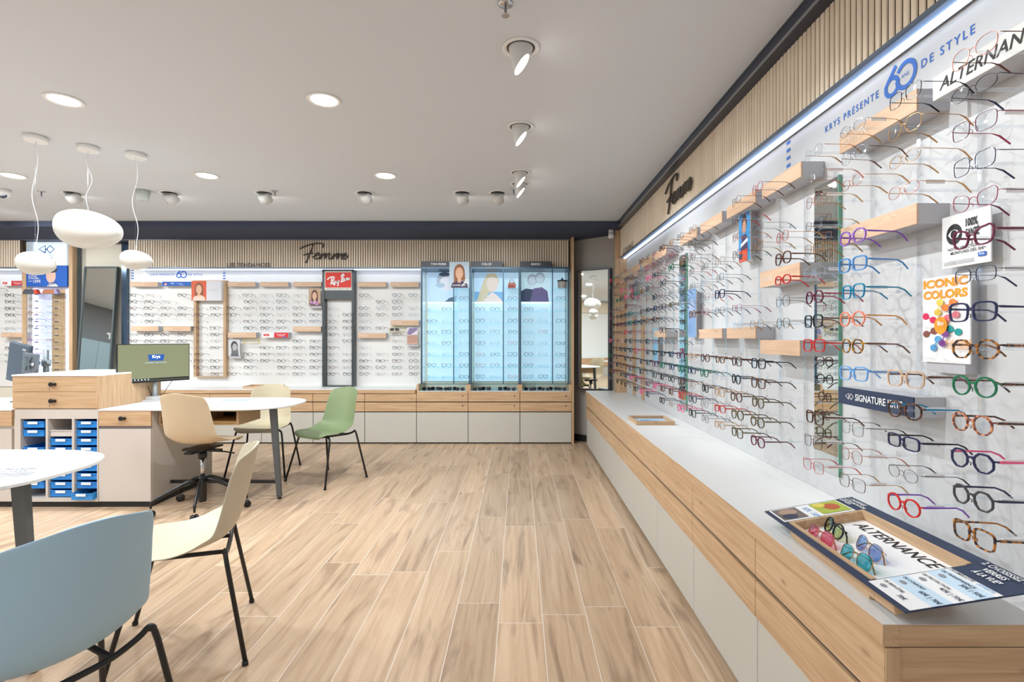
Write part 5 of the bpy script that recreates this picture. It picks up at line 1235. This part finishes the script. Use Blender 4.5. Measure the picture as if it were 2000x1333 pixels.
# ---- build: the 300 that show largest one by one, the rest as one object
order = sorted(range(len(GL)), key=lambda i: -GL[i]['area'])
# the mixed labels must single out one pair each
seen = {}
rest = MB()
lim = 300
for n_, gi in enumerate(order):
    g = GL[gi]
    if n_ < lim:
        f = FC[g['col']]; tcl = FC[g['tcol']]
        if g['area'] > .9e-4*4 or g['near']:
            t = thing('eyeglasses', g['label'], 'glasses', g['pos'], g['rz'], g['group'])
            d = gkey(g['st'], g['th'])
            for q, (me, nme) in enumerate(zip(d, ('front_frame', 'lens', 'lens', 'temple', 'temple'))):
                o = bpy.data.objects.new(nme, me); COL.objects.link(o); o.parent = t
                slot(o, f if q == 0 else LENS if q < 3 else tcl)
            if g['near'] and g['pos'][2] < 1.32 or (g['near'] and rnd.random() < .35):
                o = bpy.data.objects.new('price_tag', TAGME); COL.objects.link(o); o.parent = t
                o.location = (DIM[g['st']][0]+.0085+.0045-.0075, .048, DIM[g['st']][1]*.24-.0005)
        else:
            k = (g['st'], g['th'])
            mb = gsmall(*k)
            if ('m',)+k not in _gs:
                _gs[('m',)+k] = mb.mesh('eyeglasses')
            o = bpy.data.objects.new('eyeglasses', _gs[('m',)+k]); COL.objects.link(o)
            o.location = g['pos']; o.rotation_euler = (0, 0, g['rz']); tag(o, g['label'], 'glasses', g['group'])
            slot(o, f, 0); slot(o, tcl, 2)
    else:
        fr, ls, tp = (lambda m: m)(gsmall(g['st'], g['th'])), None, None
        c, s = math.cos(g['rz']), math.sin(g['rz']); px, py, pz = g['pos']
        mats3 = [FC[g['col']], LENS, FC[g['tcol']]]
        o0 = len(rest.v)
        rest.v += [(px+v[0]*c-v[1]*s, py+v[0]*s+v[1]*c, pz+v[2]) for v in fr.v]
        for f_, mi, sm in zip(fr.f, fr.m, fr.sm):
            mm = mats3[mi]
            if mm not in rest.mats: rest.mats.append(mm)
            rest.f.append([q+o0 for q in f_]); rest.m.append(rest.mats.index(mm)); rest.sm.append(sm)
print('GLASSES', len(GL), 'right', NR)
if rest.v:
    o = obj('eyeglasses_farther_rows', rest); o['kind'] = 'stuff'; tag(o, 'smaller eyeglasses filling the farther rows of the glasses walls', 'glasses')
# rods of the back wall: one object nobody could count at this size
mb = MB().use(ACRYL)
for g in GL[NR:]:
    if g['group'] in ('eyeglasses on the back wall', 'eyeglasses at the far left'):
        x, y, z = g['pos']; mb.box(x-.003, x+.003, y+.007, YB-.022, z-.0032, z+.0028)
o = obj('display_pegs', mb); o['kind'] = 'stuff'; tag(o, 'clear rods holding the glasses on the back wall', 'peg')
# ---- sunglasses: four on the counter display, one in a yellow frame, rows lying in the case trays
P3, ux, vv, up = TRAYM
def tinted(name, rgb):
    return clear(name, s2l(rgb), .10, .5, .03)
def sung(label, st, th, col, lensm, Mw, group=None, nmz='sunglasses'):
    t = thing(nmz, label, 'sunglasses', Mw.to_translation()); t.rotation_euler = Mw.to_euler()
    if group: t['group'] = group
    for q, (me, nme) in enumerate(zip(gkey(st, th), ('front_frame', 'lens', 'lens', 'temple', 'temple'))):
        o = bpy.data.objects.new(nme, me); COL.objects.link(o); o.parent = t; slot(o, FC[col] if q == 0 or q > 2 else lensm)
        if q > 2:
            s = 1 if q == 3 else -1; w, h = DIM[st]; xo = .0085+w; p = Vector((s*(xo+.0045), cy(xo)+.0072+(.004 if q == 4 else 0), 0))
            o.matrix_basis = Matrix.Translation(p) @ Matrix.Rotation(s*math.radians(86), 4, 'Z') @ Matrix.Translation(-p)
    return t
def lay(x, y, ang, h=.024):
    """resting on the insert card: temples lie along the card"""
    zz = up; fx = (-ux*math.cos(ang)+vv*math.sin(ang)).normalized(); yy = zz.cross(fx).normalized()
    M3 = Matrix((fx, yy, zz)).transposed()
    return Matrix.Translation(Vector(P3(x, y, -.022+h))) @ M3.to_4x4() @ Matrix.Rotation(math.radians(-32), 4, 'X')
sung('black round sunglasses with pale green lenses lying in the ALTERNANCE tray', 'round', 1, 'black', tinted('lens_green', (206, 222, 150)), lay(.115, .475, -.12))
sung('pink aviator sunglasses at the front corner of the ALTERNANCE tray', 'aviator', 0, 'rose gold', tinted('lens_pink', (240, 110, 140)), lay(.055, .44, .05))
sung('blue lens aviator sunglasses lying in the middle of the ALTERNANCE tray', 'aviator', 0, 'gold', tinted('lens_blue', (140, 170, 226)), lay(.12, .315, -.1))
sung('teal lens aviator sunglasses at the near end of ALTERNANCE tray', 'aviator', 0, 'gold', tinted('lens_teal', (70, 190, 206)), lay(.060, .275, .05))
SL = tinted('lens_dark', (40, 46, 62))
x, y, z = at(772, 643.5, 6.905)
sung('dark oval sunglasses with grey lenses in the right yellow frame', 'oval', 1, 'black', SL, Matrix.Translation((x-.02, 6.95, z-.003)))
rr = random.Random(4)
for i in range(3):
    a, b = XU[6+i]+.03, XU[7+i]-.03
    n = 5
    for j in range(n):
        if (i == 1 and j == 2): continue
        xx = a+.085+(b-a-.17)*j/(n-1)
        Mw = Matrix.Translation((xx, 6.70+.05*(j % 2), .676+.0225)) @ Matrix.Rotation(rr.uniform(-.35, .35), 4, 'Z')
        sung(f'dark folded sunglasses in the tray below the {names[i]} blue case, {ORD[j]} from left', rr.choice(['square', 'panto', 'cat-eye']), 1, rr.choice(['black', 'navy', 'dark tortoiseshell', 'dark grey']), SL, Mw, 'sunglasses in the case trays')
# ================================================================== CAMERA, WORLD, RENDER LOOK
cam = bpy.data.cameras.new('camera'); co = bpy.data.objects.new('camera', cam); COL.objects.link(co)
co.location = (0, 0, HC); co.rotation_euler = (math.pi/2, 0, 0); cam.sensor_width = 36; cam.lens = 18; cam.shift_x = -.007; cam.shift_y = -.0025; cam.clip_start = .05
SC.camera = co
w = bpy.data.worlds.new('world'); SC.world = w; w.use_nodes = True
w.node_tree.nodes['Background'].inputs[0].default_value = (.95, .97, 1.0, 1); w.node_tree.nodes['Background'].inputs[1].default_value = WORLD
SC.view_settings.view_transform = 'Standard'; SC.view_settings.look = 'None'; SC.view_settings.gamma = 1; SC.view_settings.use_curve_mapping = False
SC.view_settings.exposure = EXPO
SC.cycles.transparent_max_bounces = 32; SC.cycles.max_bounces = 9; SC.cycles.diffuse_bounces = 4; SC.cycles.glossy_bounces = 4
for o in bpy.data.objects:
    if '_w' in o: del o['_w']
